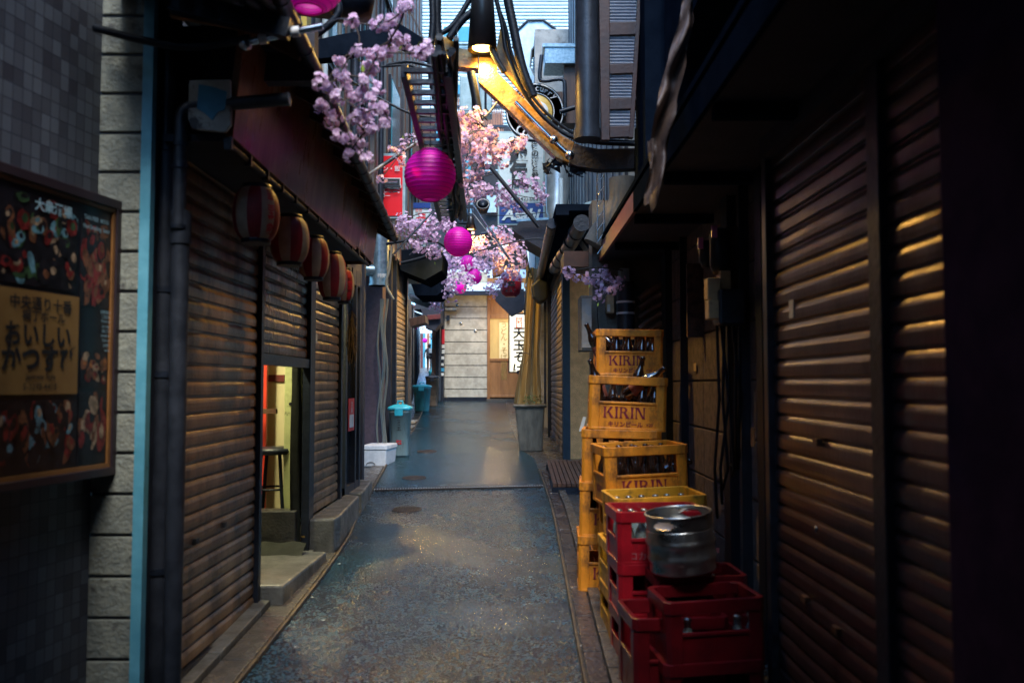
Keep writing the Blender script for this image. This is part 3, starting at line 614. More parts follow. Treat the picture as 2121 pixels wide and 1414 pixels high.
# drain pipes at the shop corner
dp = thing('drainpipe', 'thick dark downpipe beside the blue trim strip, running full height', 'pipe', (-1.37, 3.35, .2))
x0_ = W(328,700,3.3).x; x1_ = W(366,700,3.3).x
mb = MB(); mb.tube([(x0_,3.34,-.1),(x0_,3.34,5.5)], .042, 16); mb.build('pipe', M['pipe'], dp)
for py in (310, 600, 775, 1180): q = W(330,py,3.34); mb = MB(); mb.tube([(x0_,3.34,q.z-.012),(x0_,3.34,q.z+.012)], .047, 16); mb.build('clamp', M['dark'], dp)
dp2 = thing('drainpipe', 'dark downpipe with an elbow at the top turning across the worn enamel panel', 'pipe', (-1.3, 3.35, .2))
zt = W(385,207,3.2).z; xs = W(366,700,3.25).x
mb = MB(); pts = [(xs,3.25,W(366,470,3.25).z)] + [(xs,3.25,zt-.06)] + [(xs+.05*(1-math.cos(a_)), 3.25, zt-.06+.05*math.sin(a_)) for a_ in (R(20),R(45),R(70),R(90))] + [(W(600,190,3.25).x, 3.25, zt+.02)]
mb.tube(pts, .026, 14); mb.build('elbow_pipe', M['pipe'], dp2)
mb = MB(); mb.tube([(xs,3.27,-.1),(xs,3.27,zt-.45)], .034, 14); mb.tube([(xs,3.27,zt-.55),(xs,3.27,zt-.42)], .040, 14); mb.build('pipe', M['pipe'], dp2)
for py in (300, 345, 470): q = W(366,py,3.25); mb = MB(); mb.tube([(xs,3.25,q.z-.008),(xs,3.25,q.z+.008)], .031, 14); mb.build('clamp', M['dark'], dp2)
o = MB(); q = SX(378,625,XL+.03); o.box(XL+.029, XL+.034, q.y-.13, q.y-.09, SX(378,680,XL).z, SX(378,570,XL).z)
stk = o.build('red_notice', M['sticker'], origin=(XL+.03, q.y-.1, 1.5)); tag(stk, 'narrow red vertical notice with white characters on the post beside the near shutter', 'notice')
mb = MB(); qz = SX(378,590,XL).z
mb.vtext('火気厳禁禁煙', .028, (XL+.037, q.y-.11, qz), (0,1,0), (0,0,1), step=.045, bold=.01); mb.build('lettering', M['printw'], stk)
# ---- beyond: glass door bay, straw bundle, purple panel
gb = thing('glass_door_bay', 'narrow dark timber door bay with glass, between the far shutter and the purple wall', 'door', (XL, 7.2, .3))
yg0, yg1 = SX(712,800,XL).y, SX(743,800,XL).y
mb = MB()
for y_ in (yg0, yg0+.42, yg1-.06): mb.box(XL-.05, XL+.02, y_, y_+.06, .3, 2.5)
mb.box(XL-.05, XL+.018, yg0, yg1, .3, .62); mb.box(XL-.05, XL+.018, yg0, yg1, 2.35, 2.6); mb.build('frame', M['dark'], gb, bevel=.004)
mb = MB(); mb.box(XL-.03, XL-.02, yg0+.05, yg1-.05, .62, 2.35); mb.build('glass', mat('dark_door_glass', (.02,.025,.03), (.012,.015,.02), .08, spec=.8), gb)
q0 = SX(722,825,XL+.02); q1 = SX(722,893,XL+.02)
mb = MB(); mb.box(XL+.021, XL+.025, SX(716,850,XL).y, SX(728,850,XL).y, q1.z, q0.z); sk = mb.build('poster_strip', M['sticker'], gb)
mb = MB(); ym = (SX(716,850,XL).y+SX(728,850,XL).y)/2; mb.box(XL+.0255, XL+.027, ym-.09, ym+.09, q1.z+.03, (q0.z+q1.z)/2); mb.vtext('営業中', .05, (XL+.028, ym, q0.z-.05), (0,1,0), (0,0,1), bold=.02); mb.build('lettering', M['printw'], sk)
sb = thing('straw_bundle', 'dried straw bundle hanging on a cord beside the glass door', 'ornament', (XL+.06, 7.2, 1.6))
mb = MB(); rg = random.Random(4); q0 = SX(727,640,XL+.06); q1 = SX(727,740,XL+.06)
for i in range(70):
    a_ = rg.uniform(0, 6.28); r_ = rg.uniform(.01, .05); zt_ = rg.uniform(0, .3)
    p = Vector((XL+.07, q0.y, q0.z-zt_)); qd = p+Vector((r_*math.cos(a_), r_*math.sin(a_), -rg.uniform(.10,.22)))
    mb.tube([p, (p+qd)/2+Vector((r_*.5*math.cos(a_),0,0)), qd], .004, 4)
mb.build('straw', M['straw'], sb)
mb = MB(); mb.tube([(XL+.07,q0.y,q0.z+.02),(XL+.07,q0.y,2.45)], .006, 6); mb.build('cord', M['dark'], sb)
fb = thing('recessed_building', 'purple brown house front set back beyond the glass door on the left', 'building', (-2.3, 9, 0))
mb = MB(); mb.box(-3.6, -1.62, 10.3, 10.55, .3, 3.2); mb.build('panel_wall', M['purple'], fb)
mb = MB(); mb.box(-3.7, XL-.07, 7.4+.9, 7.4+1.0, 0, 3.2); mb.build('side_wall', M['soot_shade'], fb)
mb = MB(); mb.box(-1.95, -1.60, 10.9, 12.35, .4, 3.1); mb.box(-2.2, -1.80, 12.35, 13.9, .4, 3.1); mb.build('wall', M['soot_shade'], fb)
mb = MB(); yy0 = SX(818,700,-1.58).y; yy1 = SX(839,700,-1.58).y; shutter(mb, (-1.585, yy0), (-1.585, yy1), gz(yy0)+.12, SX(828,600,-1.58).z, (1,0), seed=12); mb.build('shutter', M['shutY'], fb)
mb = MB(); 
for y_ in (yy0-.1, yy1): mb.box(-1.60, -1.55, y_, y_+.09, .5, 3.1)
mb.build('post', M['dark'], fb)
for i, (px, r_) in enumerate(((793,.020),(799,.014),(785,.012))):
    q = W(px, 760, 10.15)
    o = MB(); o.tube([(q.x+.02*math.sin(k*.9+i), 10.15+.0*k, .55+.14*k) for k in range(15)], r_, 8)
    tag(o.build('conduit', M['bamboo'], origin=(q.x,10.15,.6)), ('thickest taped conduit running up the purple wall', 'thin pale conduit at the right of the purple wall corner', 'thin conduit at the left of the taped conduits')[i], 'conduit', 'conduits on the purple wall')
# galvanised duct with elbow
gd = thing('metal_duct', 'galvanised vertical round duct with a side elbow, under the left eave gutter', 'duct', (-1.5, 9.0, 2.7))
qc = W(785,540,9.2); zt = W(785,488,9.2).z; zb_ = W(785,592,9.2).z
mb = MB(); mb.tube([(qc.x,9.2,zb_),(qc.x,9.2,zt)], .105, 20); mb.tube([(qc.x,9.2,zb_+.25),(qc.x,9.2,zb_+.265)], .108, 20); mb.tube([(qc.x,9.2,zb_),(qc.x,9.2,zb_+.02)], .112, 20); mb.build('duct', M['galv'], gd)
mb = MB(); mb.tube([(qc.x-.06,9.15,zb_+.16),(qc.x-.14,9.1,zb_+.16),(qc.x-.17,9.1,zb_+.12)], [.07,.06,.055], 14); mb.build('elbow', M['galv'], gd)
mb = MB(); mb.text('排気', .05, (qc.x+.05,9.2-.11,zb_+.10), (1,0,0), (0,0,1), .02); mb.build('lettering', M['printw'], gd)
# upper storeys, left
ub = thing('upper_storeys', 'tall cream sided upper floors rising behind the left eave', 'building', (-2.5, 8, 3))
mb = MB(); mb.box(-3.8, -1.56, 3.6, 14, 3.15, 8.5); mb.build('wall', M['upwall'], ub)
mb = MB()
for i in range(24):
    y_ = 3.8+i*.42; mb.box(-1.56, -1.54, y_, y_+.03, 3.1, 8.4)
mb.build('siding_batten', M['woodd'], ub)
for y_, z_, h_ in ((6.6,4.1,.9),(8.3,4.3,1.0),(10.2,4.2,1.1),(12.2,4.4,1.1),(6.7,6,1),(9.5,6.1,1)):
    mb = MB(); mb.box(-1.55, -1.52, y_, y_+.8, z_, z_+h_); wn = mb.build('window', M['dark'], ub)
    mb = MB(); mb.box(-1.53, -1.51, y_+.05, y_+.75, z_+.05, z_+h_-.05); mb.build('pane', M['teal'], wn)
for i, (px, r_, m_) in enumerate(((643,.03,'pipe'),(672,.025,'signwhite'),(702,.02,'bamboo'),(735,.045,'pipe'),(742,.02,'signwhite'),(760,.02,'pipe'),(790,.03,'pipe'))):
    q = SX(px, 200, -1.47); mb = MB(); mb.tube([(-1.47, q.y, 3.0), (-1.47, q.y, 8)], r_, 8)
    tag(mb.build('downpipe', M[m_], origin=(-1.47, q.y, 3.0)), 'upright pipe on the upper cream siding, %s' % ('nearest the eave','white, nearest the eave','taped grey brown','broadest and dark','white, beside the broadest one','thin and dark, sixth along','farthest along')[i], 'pipe', 'pipes on the upper left wall')
q = SX(631, 40, -1.45); mb = MB(); mb.box(-1.46, -1.42, q.y-.06, q.y+.06, 3.3, 6.2)
tag(mb.build('strip_sign', M['yelstrip'], origin=(-1.44,q.y,3.3)), 'narrow yellow vertical strip sign on the upper left wall', 'sign')
# left wall behind the camera
nb = thing('house_row', 'dark house front continuing behind the viewer on the left', 'building', (-3, -4, 0))
mb = MB(); mb.box(-4, -2.9, -14, -3.8, -1.2, 6.5); mb.build('wall', M['soot_shade'], nb)

# ================================================================== RIGHT SIDE
XR = 1.08
rs = thing('shuttered_shopfront', 'dark shopfront nearest on the right with tall glossy brown shutters', 'shop', (1.5, 1.5, 0))
m0 = SX(1822,800,XR).y; m1 = SX(1849,800,XR).y; m2 = SX(2035,800,XR).y
yR = SX(1606,800,XR).y
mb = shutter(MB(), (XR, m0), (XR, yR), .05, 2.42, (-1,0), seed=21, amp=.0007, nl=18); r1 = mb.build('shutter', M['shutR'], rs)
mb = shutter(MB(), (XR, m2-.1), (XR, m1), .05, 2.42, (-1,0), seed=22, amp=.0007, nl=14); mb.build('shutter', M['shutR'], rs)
mb = MB(); mb.box(XR-.028, XR+.05, m1, m0, -.1, 2.5); mb.build('post', M['dark'], rs, bevel=.004)
mb = MB(); mb.box(XR-.03, XR+.05, yR, yR+.06, -.1, 2.5); mb.build('post', M['pipe'], rs, bevel=.004)
mb = MB(); mb.box(XR-.13, XR+.05, .3, m2-.08, -.1, 2.5); mb.build('near_pillar', mat('dark_maroon_panel', (.045,.026,.050), (.03,.018,.036), .9, spec=.0), rs, bevel=.01)
mb = MB(); mb.box(XR-.05, XR+.1, -6, yR, 2.42, 2.6); mb.box(XR+.06, XR+.2, -12, yR, -.6, 2.6); mb.build('wall', M['soot_shade'], rs)
mb = MB(); mb.box(XR-.04, XR+.3, -2, yR+.05, -.2, .04); mb.build('sill', M['ground'], rs)
for (px, py) in ((1690,915),(1665,1240),(1730,1305)):
    p = SX(px, py, XR-.016); mb = MB(); mb.box(XR-.021, XR, p.y-.022, p.y+.022, p.z-.012, p.z+.012); mb.build('latch_slot', M['woodd'], r1)
p = SX(1692,1095,XR-.02); mb = MB(); mb.lathe([(.0,0),(.011,0),(.011,.006),(0,.008)], p, 12, Matrix.Rotation(-math.pi/2, 3, 'Y')); mb.build('lock', M['chrome'], r1)
# overhanging canopy
cz = 2.50; XA = .70
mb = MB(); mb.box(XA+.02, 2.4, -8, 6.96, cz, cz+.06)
cn = thing('overhanging_canopy', 'deep dark canopy over the right side of the alley, edged in faded red', 'canopy', (1.4, 2, cz)); mb.build('soffit', M['soot_shade'], cn)
mb = MB(); mb.box(XA, XA+.02, 4.9, 6.98, cz-.01, cz+.11); mb.build('edge_trim', M['redtrim'], cn)
mb = MB(); mb.box(XA, XA+.02, -8, 4.895, cz-.01, cz+.11); mb.build('edge_trim', M['black'], cn)['label'] = 'near edge trim coloured dark for shade'  # near part of the trim, shade put into its colour as near-black
mb = MB(); mb.box(XA+.02, 2.4, 6.962, 6.98, cz-.01, cz+.16); mb.build('end_board', M['soot_shade'], cn)
mb = MB(); mb.hexa([(XA-.0,-8,cz+.14),(2.4,-8,cz+.14),(2.4,6.95,cz+.14),(XA,6.95,cz+.14),(XA,-8,cz+.17),(2.4,-8,cz+.9),(2.4,6.95,cz+.9),(XA,6.95,cz+.17)]); mb.build('roof', M['black'], cn)
for y_ in (-1,0,1,2,3,4,5,6): mb = MB(); mb.box(XA+.03, 2.3, y_, y_+.06, cz-.05, cz-.001); mb.build('joist', M['black'], cn)
# block wall with posts behind the crates
XB = 1.20
bw = thing('block_wall', 'dark concrete block wall behind the drinks crates', 'wall', (XB+.1, 5, 0))
mb = MB(); k = 0; z = -.05
y = yR+.06
for r_ in range(9):
    z0_ = .0+r_*.30; off = 0
    yy = y
    while yy < 6.9:
        mb.box(XB, XB+.15, yy+.004, min(yy+.9, 6.9)-.004, z0_+.006, z0_+.294); yy += .9
mb.build('blocks', M['blockR'], bw, bevel=.006)
mb = MB(); mb.box(XB+.012, XB+.14, yR+.06, 6.9, -.1, 2.7); mb.build('mortar', M['soot_shade'], bw)
for px, wd_, m_ in ((1588,.10,'dark'),(1516,.13,'dark'),(1547,.02,'pipe'),(1385,.16,'dark'),(1420,.02,'dark')):
    q = SX(px, 900, XB-.02); mb = MB(); mb.box(XB-.05, XB, q.y-wd_/2, q.y+wd_/2, -.1, 2.6); mb.build('post', M[m_], bw)
# electricity meters
em = thing('meter_box', 'pair of electricity meters with violet dials and beige junction boxes on the dark wall', 'meter', (XB-.1, 4.7, 1.8))
def bxpx(mb, px0, px1, py0, py1, Y, dpt, m=0):
    a_ = W(px0, py1, Y); b_ = W(px1, py0, Y); mb.box(a_.x, b_.x, Y, Y+dpt, a_.z, b_.z, m); return mb
for px0,px1,py0,py1,Y,g0,g1 in ((1468,1510,470,565,4.25,1478,540),(1446,1475,495,550,4.5,1449,530)):
    mb = MB(); a_ = W((px0+px1)/2, py0, Y); b_ = W((px0+px1)/2, py1, Y); rr = (W(px1,500,Y).x-W(px0,500,Y).x)/2
    mb.lathe([(0,a_.z),(rr*.8,a_.z),(rr,a_.z-.03),(rr,b_.z+.04),(rr*.6,b_.z),(0,b_.z)], (a_.x+.02,Y+.07,0), 18); mt_ = mb.build('meter', M['dark'], em)
    mb = MB(); q = W(g0+4, g1-60 if Y < 4.4 else g1-26, Y+.02); mb.box(q.x-.022, q.x+.008, Y+.012, Y+.02, q.z-.03, q.z+.03); mb.build('dial', M['meterglass'], mt_)
for i, q_ in enumerate(((1466,1492,575,620,4.22),(1492,1514,560,600,4.26),(1468,1490,620,660,4.20))):
    mb = MB(); bxpx(mb, *q_, .08); mb.build('junction_box', M['plasticb'], em, bevel=.005)
mb = MB(); bxpx(mb, 1491, 1545, 598, 672, 4.18, .14); mb.build('cover_box', M['pipe'], em, bevel=.012)
mb = MB(); bxpx(mb, 1506, 1538, 468, 600, 4.35, .06); mb.build('back_plate', M['board'], em)
mb = MB()
for i in range(7):
    x_ = W(1488+i*8, 690, 4.25).x; mb.tube([(x_, 4.28, W(1500,665,4.3).z), (x_+.03*math.sin(i*2), 4.25, 1.4), (x_-.02*math.cos(i), 4.28, 1.05), (x_+.04*math.sin(i*3), 4.32, .8+.07*i)], .008, 6)
mb.build('cables', M['cable'], em)
# corroded notice board
nbp = MB(); bxpx(nbp, 1424, 1462, 545, 698, 5.3, .03); tag(nbp.build('notice_board', M['board'], bevel=.004, origin=(1.15,5.3,1.9)), 'rust-eaten metal board on the dark wall left of the meters', 'board')
# grey rendered corner block and stucco wall
gk = thing('rendered_wall', 'grey rendered wall end behind the rear crate stack', 'wall', (.9, 6.95, .3))
mb = MB(); mb.box(.645, 1.35, 6.9, 7.2, .2, 3.0); mb.build('wall', M['greyw'], gk)
sw = thing('stucco_house', 'ochre stucco house front on the right, beside the slatted shutter', 'house', (.9, 10.5, .5))
mb = MB(); mb.box(.69, 2.2, 10.4, 10.6, .2, 3.05); mb.build('wall', M['stucco'], sw)
mb = MB(); mb.box(.60, .69, 10.36, 10.52, .3, 3.05); mb.build('corner_post', M['dark'], sw)
mb = MB(); shutter(mb, (.60, 10.55), (.60, 13.6), gz(10.5)+.02, SX(1155,560,.6).z-.05, (-1,0), seed=31, pitch=.085); mb.build('shutter', M['shutG'], sw)
mb = MB(); mb.box(.58, .66, 13.6, 13.75, .5, 3.1); mb.box(.62, .8, 10.5, 13.7, .4, 3.0); mb.box(.56, .66, 10.4, 13.75, SX(1155,560,.6).z-.05, 3.1); mb.box(.62,2.2,13.7,13.9,.5,3.1); mb.build('frame', M['dark'], sw)
mb = MB(); mb.box(.5, 2.2, 7.6, 13.9, 3.06, 3.12); mb.box(.38, .5, 7.6, 13.8, 3.02, 3.12); mb.build('eave', M['black'], sw)
mb = MB(); mb.tube([(.36, 7.9, 3.0), (.36, 14, 2.95)], .05, 12); 
for i in range(16): mb.tube([(.36, 7.95+i*.39, 3.0), (.36, 7.97+i*.39, 3.0)], .055, 12)
mb.build('gutter', M['pipe'], sw)
# wall hung unit, small sticker, vertical pipe etc. on the grey block
o = MB(); bxpx(o, 1203, 1227, 612, 726, 6.7, .3); u_ = o.build('wall_cabinet', M['greyw'], bevel=.006, origin=(.6,6.7,1.8)); tag(u_, 'slim grey cabinet hung on the corner left of the rear crate', 'cabinet')
o = MB(); bxpx(o, 1206, 1225, 618, 720, 6.69, .009); o.build('cabinet_door', M['upwallR'], u_)
pt = thing('stove_pipe', 'dark round pipe with white ties standing behind the rear crate', 'pipe', (W(1297,660,6.7).x, 6.7, 1.6))
q = W(1296,650,6.7); mb = MB(); mb.tube([(q.x,6.7,.4),(q.x,6.7,W(1296,585,6.7).z)], .070, 18); mb.tube([(q.x,6.7,W(1296,672,6.7).z),(q.x,6.7,W(1296,668,6.7).z)], .073, 18); mb.build('pipe', M['pipe'], pt)
for py in (626, 649): 
    z_ = W(1296,py,6.7).z; mb = MB(); mb.tube([(q.x,6.7,z_-.008),(q.x,6.7,z_+.008)], .075, 18); mb.build('tie', M['printw'], pt)
o = MB(); bxpx(o, 1257, 1272, 610, 648, 6.8, .1); b_ = o.build('switch_box', M['plasticb'], bevel=.004, origin=(.78,6.8,2.1)); tag(b_, 'small beige switch box beside the stove pipe', 'box')
o = MB(); bxpx(o, 1258, 1264, 630, 645, 6.795, .004); o.build('tag', M['paper'], b_)
o = MB(); bxpx(o, 1284, 1304, 555, 612, 6.75, .14); tag(o.build('breaker_box', M['ac'], bevel=.006, origin=(.9,6.75,2.2)), 'pale metal box under the canopy right of the hanging blossom', 'box')
mb = MB(); rg = random.Random(9)
for i in range(5):
    y_ = 600+i*20; mb.tube([W(1325,y_+20,6.6), W(1345,y_+4,6.6), W(1372,y_-12,6.55)], .028-.002*i, 8)
tag(mb.build('insulated_hoses', M['tarp'], origin=(1.1,6.6,2)), 'bundle of lagged hoses climbing the wall right of the stove pipe', 'hoses')
o = MB(); q = GD(1165,968); o.hexa([Vector((.40,8.0,gz(8)-.02)),Vector((.75,7.9,gz(8)-.02)),Vector((.78,9.6,gz(9.6)-.02)),Vector((.36,9.6,gz(9.6)-.02)),Vector((.40,8.0,gz(8)+.10)),Vector((.75,7.9,gz(8)+.10)),Vector((.78,9.6,gz(9.6)+.1)),Vector((.36,9.6,gz(9.6)+.1))])
dk = thing('duckboard', 'low wooden slatted platform on the ground by the stucco wall', 'platform', (.55,8.8,gz(8.8)))
o = MB()
for i in range(9): x_ = .37+i*.045; o.hexa([(x_,8.05,gz(8)+.07),(x_+.036,8.05,gz(8)+.07),(x_+.036,9.6,gz(9.6)+.07),(x_,9.6,gz(9.6)+.07),(x_,8.05,gz(8)+.10),(x_+.036,8.05,gz(8)+.10),(x_+.036,9.6,gz(9.6)+.10),(x_,9.6,gz(9.6)+.10)])
o.build('slats', M['woodd'], dk); o = MB(); o.box(.36,.78,8.04,8.1,gz(8)-.02,gz(8)+.065); o.box(.36,.78,9.5,9.58,gz(9.5)-.02,gz(9.5)+.065); o.box(.36,.41,8.1,9.5,gz(8)-.02,gz(8)+.065); o.build('bearer', M['dark'], dk)
# upper storeys right
ur = thing('upper_storeys', 'grey sided upper floors and hood behind the canopy on the right', 'building', (1.5, 10, 3))
mb = MB(); mb.box(.92, 3.5, 7.0, 14, 3.2, 8.5); mb.box(2.2, 3.5, -8, 7, 3.3, 8.5); mb.build('wall', M['upwallR'], ur)
mb = MB()
for i in range(6): mb.box(.93+i*.2, .96+i*.2, 6.985, 7.0, 3.2, 8.4)
for i in range(14): mb.box(.905, .92, 7.2+i*.5, 7.23+i*.5, 3.2, 8.4)
mb.build('batten', M['pipe'], ur)
mb = MB(); bxpx(mb, 1240, 1352, 430, 470, 6.99, .3); mb.build('base_band', M['soot_shade'], ur)
fr = thing('timber_house', 'old dark timber upper wall on the right above the curtain and planter', 'house', (.8, 14.5, 3))
mb = MB(); mb.box(.35, 3.2, 14.0, 20, 3.15, 7.5); mb.box(.42, 3.2, 14.0, 14.2, .7, 3.15); mb.build('wall', M['upwallR'], fr)
mb = MB(); mb.box(.20, 1.0, 13.9, 19, 3.05, 3.15); mb.build('eave', M['soot_shade'], fr)
nb = thing('house_row', 'dark house front continuing behind the viewer on the right', 'building', (2.5, -6, 0))
mb = MB(); mb.box(1.5, 3, -14, -8, -1.2, 6.5); mb.build('wall', M['soot_shade'], nb)
ov = thing('shade_cover', 'added unseen roof sheet above and behind the viewer, shading the near alley', 'roof', (0, -4, 3.4))
mb = MB(); mb.box(-1.9, 2.4, -14, 1.5, 3.35, 3.45); mb.build('shade_sheeting', M['soot_shade'], ov)  # unseen sheet added to keep sky and sun off the near alley
mb = MB(); mb.box(.95, 2.6, -8, 5.2, 3.46, 6.8); mb.build('shade_box', M['black'], rs)  # box added to block sky over the right shutters and darken this corner
nb = thing('end_house', 'dark house closing the alley far behind the viewer', 'building', (0, -15, 0))
mb = MB(); mb.box(-6, 6, -16, -15, -2, 4.5); mb.build('wall', M['purple'], nb)

# ================================================================== FAR END
bh_ = thing('end_building', 'pale block fronted building with a timber door at the end of the alley', 'building', (-.8, 20.2, gz(20)))
xw0, xw1 = W(921,700,20).x, W(1009,700,20).x; zg = gz(20)
ptch = W(950,660,20).z - W(950,684.3,20).z
mb = MB(); zt = W(950,610,20).z; z = W(950,805,20).z
mb.box(xw0, xw1, 20.012, 20.3, zg-.1, zt+.4, 1)
z0 = W(950,830,20).z
while z0 < zt+.3: mb.box(xw0, xw1, 20.0, 20.1, z0+.010, z0+ptch-.010, 0); z0 += ptch
mb.build('wall', [M['backwall'], M['ink']], bh_)
mb = MB(); mb.box(xw0-.02, xw1, 19.95, 20.1, zg-.1, zg+.09); mb.build('plinth', M['dark'], bh_)
mb = MB(); xd1 = W(1090,700,20).x
mb.box(xw1, xw1+.07, 19.97, 20.1, zg, zt+.4); mb.box(xw1+.07, xd1, 19.97, 20.1, W(1,660,20).z, W(1,652,20).z); mb.box(xw1+.07, xd1, 19.98, 20.06, W(1,748,20).z, W(1,742,20).z); mb.box(xw1+.07, xd1, 19.98, 20.06, zg+.08, W(1,818,20).z)
df = mb.build('door_frame', M['woodo'], bh_, bevel=.006)
mb = MB(); mb.box(xw1+.07, xd1, 20.0, 20.06, W(1,818,20).z, W(1,748,20).z); mb.build('door', M['woodo'], bh_)
mb = MB(); mb.box(xw1+.07, xd1, 20.0, 20.03, W(1,742,20).z, W(1,660,20).z); dpn = mb.build('door_pane', mat('lit_curtained_pane', (.34,.24,.09), (.24,.16,.06), .5, emit=(1,.62,.18), es=.10, streak=.2, sc_=5), bh_)
mb = MB(); mb.vtext('うどん・そば自家製', .17, (W(1044,700,20).x, 19.99, W(1,672,20).z), (1,0,0), (0,0,1), step=.155, bold=.0); mb.build('lettering', mat('ochre_letters', (.30,.19,.05), (.25,.16,.04), .5), dpn)
mb = MB(); bxpx(mb, 1034, 1052, 668, 742, 19.995, .004); mb.build('door_paper', mat('cream_door_paper', (.6,.48,.25), (.5,.4,.2), .5, emit=(1,.75,.4), es=.09), dpn)
mb = MB(); mb.box(xw1+.07, xd1, 20.0, 20.05, W(1,652,20).z, zt+.4); mb.build('transom_board', M['woodo'], bh_)
mb = MB(); mb.box(xw1, xd1, 19.6, 20.1, zg-.05, zg+.05); mb.build('threshold', M['gutter'], bh_)
mb = MB(); mb.box(xd1, 2.4, 19.9, 20.2, zg-.1, 3.9); mb.box(xw0-.02, 2.4, 20.3, 24, zg, 3.7); mb.build('body', M['soot_shade'], bh_)
mb = MB()
def rf_(u, v):
    a_ = v*math.pi/2; return Vector((-1.78+2.1*u, 19.7+.9*math.sin(a_)-.0, 3.62+.75*math.sin(a_)*.9+.05*math.cos(a_)))
mb.grid(rf_, 8, 10); mb.build('curved_roof', M['paleroof'], bh_, solid=False)
mb = MB(); mb.box(-1.8, .35, 19.62, 19.72, 3.56, 3.66); mb.build('roof_edge', M['dark'], bh_)
for px, py in ((955,669),(985,685),(948,632)): q = W(px,py,19.98); mb = MB(); mb.lathe([(0,0),(.035,0),(.035,-.03),(0,-.05)], q, 10, Matrix.Rotation(math.pi/2, 3, 'X')); mb.build('wall_fixing', M['chrome'], bh_)
mb = MB(); mb.tube([W(922,641,19.9), W(946,641,19.9)], .05, 10); mb.build('vent_pipe', M['bamboo'], bh_)
mb = MB(); bxpx(mb, 925, 931, 653, 664, 19.9, .1); mb.build('bell_box', M['dark'], bh_)
cp = thing('corner_post', 'dark sticker-covered corner post between the side alley and the pale block wall', 'post', (W(908,700,19.7).x, 19.7, zg))
mb = MB(); a_ = W(903,700,19.7).x; mb.box(a_, W(919,700,19.7).x, 19.7, 19.95, zg-.05, 3.9); mb.build('post', M['dark'], cp)
mb = MB(); x_ = W(910,700,19.6).x; mb.tube([(x_,19.62,zg),(x_,19.62,3.9)], .04, 8); mb.build('pipe', M['pipe'], cp)
for (px0,px1,py0,py1,m_) in ((915,921,682,712,'sticker'),(915,921,714,721,'paper'),(915,921,724,732,'paper'),(914,920,738,744,'paper'),(914,920,762,769,'sky_b'),(914,919,752,757,'paper'),(914,919,772,778,'paper')):
    mb = MB(); bxpx(mb, px0, px1, py0, py1, 19.69, .006); mb.build('sticker', M[m_], cp)
# lit sign
ss = thing('lit_sign', 'backlit white upright sign with black characters, beside the timber door', 'sign', (0, 18.5, 2))
A_ = W(1053,772,18.5); B_ = W(1088,649,18.5)
mb = MB(); mb.box(A_.x, B_.x, 18.5, 18.62, A_.z, B_.z); mb.build('frame', M['dark'], ss)
mb = MB(); mb.box(A_.x+.03, B_.x-.02, 18.485, 18.5, A_.z+.03, B_.z-.03); fc = mb.build('face', M['signlit'], ss)
mb = MB(); mb.box(A_.x+.045, A_.x+.052, 18.482, 18.484, A_.z+.05, B_.z-.05); 
for i, ch in enumerate('天玉そば'): mb.text(ch, .27, (A_.x+.235, 18.475, W(1,690+i*24.5,18.5).z), (1,0,0), (0,0,1), .03)
mb.build('lettering', M['ink'], ss)
mb = MB(); bxpx(mb, 1069, 1081, 657, 679, 18.48, .003); mb.build('red_panel', M['signrl'], ss)
mb = MB(); mb.text('元', .11, (W(1075,663,18.47).x, 18.47, W(1,663,18.47).z), (1,0,0), (0,0,1), .02); mb.text('祖', .11, (W(1075,673,18.47).x, 18.47, W(1,673,18.47).z), (1,0,0), (0,0,1), .02); mb.build('red_panel_lettering', M['signlit'], ss)
# bulb lamp under the far eave that warms the door
bl = thing('bare_bulb_lamp', 'lit warm bulb lamp under the far eave, over the timber door', 'lamp', (.0, 18.9, 3.3))
mb = MB(); mb.lathe([(0,3.22),(.04,3.24),(.05,3.28),(.03,3.33),(0,3.34)], (-.0,18.9,0), 12); mb.build('bulb', M['bulb'], bl)
mb = MB(); mb.lathe([(.03,3.33),(.12,3.34),(.03,3.42),(0,3.44)], (0,18.9,0), 14); mb.build('shade', M['lampb'], bl)
li = bpy.data.lights.new('bulb_light', 'POINT'); li.energy = 15; li.color = (1,.66,.28); li.shadow_soft_size = .06
lo = bpy.data.objects.new('bulb_light', li); COL.objects.link(lo); lo.location = (0,0,-.14); lo.parent = bl
# side alley walls
al = thing('alley_houses', 'row of dark shop fronts lining the left of the receding side alley', 'building', (-4.5, 30, 1))
mb = MB(); mb.slab([Vector((-1.86,14.1,.3)), Vector((-2.43,19.5,.5)), Vector((-5.7,50,1.5)), Vector((-9,50,1.5)), Vector((-9,14.1,.3))], (0,0,2.9)); mb.build('wall', M['upwall'], al)
rg = random.Random(3)
for i in range(14):
    t_ = i/14; p = Vector((-2.25,17.5,0)).lerp(Vector((-5.68,50,0)), t_); q = Vector((-2.25,17.5,0)).lerp(Vector((-5.68,50,0)), t_+.045)
    n_ = Vector((.04,0,0)); zb_ = gz(p.y); mb = MB(); mb.slab([p+n_+Vector((0,0,zb_)), q+n_+Vector((0,0,zb_)), q+n_+Vector((0,0,zb_+2.3)), p+n_+Vector((0,0,zb_+2.3))], (.05,0,0))
    mb.build('shopfront', M[('shutG','dark','upwallR','woodd','dark')[i%5]], al)
    if i in (1,3,5,8):
        e0 = p+Vector((.0,0,zb_+2.5)); mb = MB(); mb.slab([e0, q+Vector((0,0,zb_+2.5)), q+Vector((.7,0,zb_+2.25)), p+Vector((.7,0,zb_+2.25))], (0,0,.05)); mb.build('awning', M['soot_shade' if i != 3 else 'redtrim'], al)
ar = thing('corner_house', 'dark house between the side alley and the pale block wall', 'building', (-3, 30, 1))
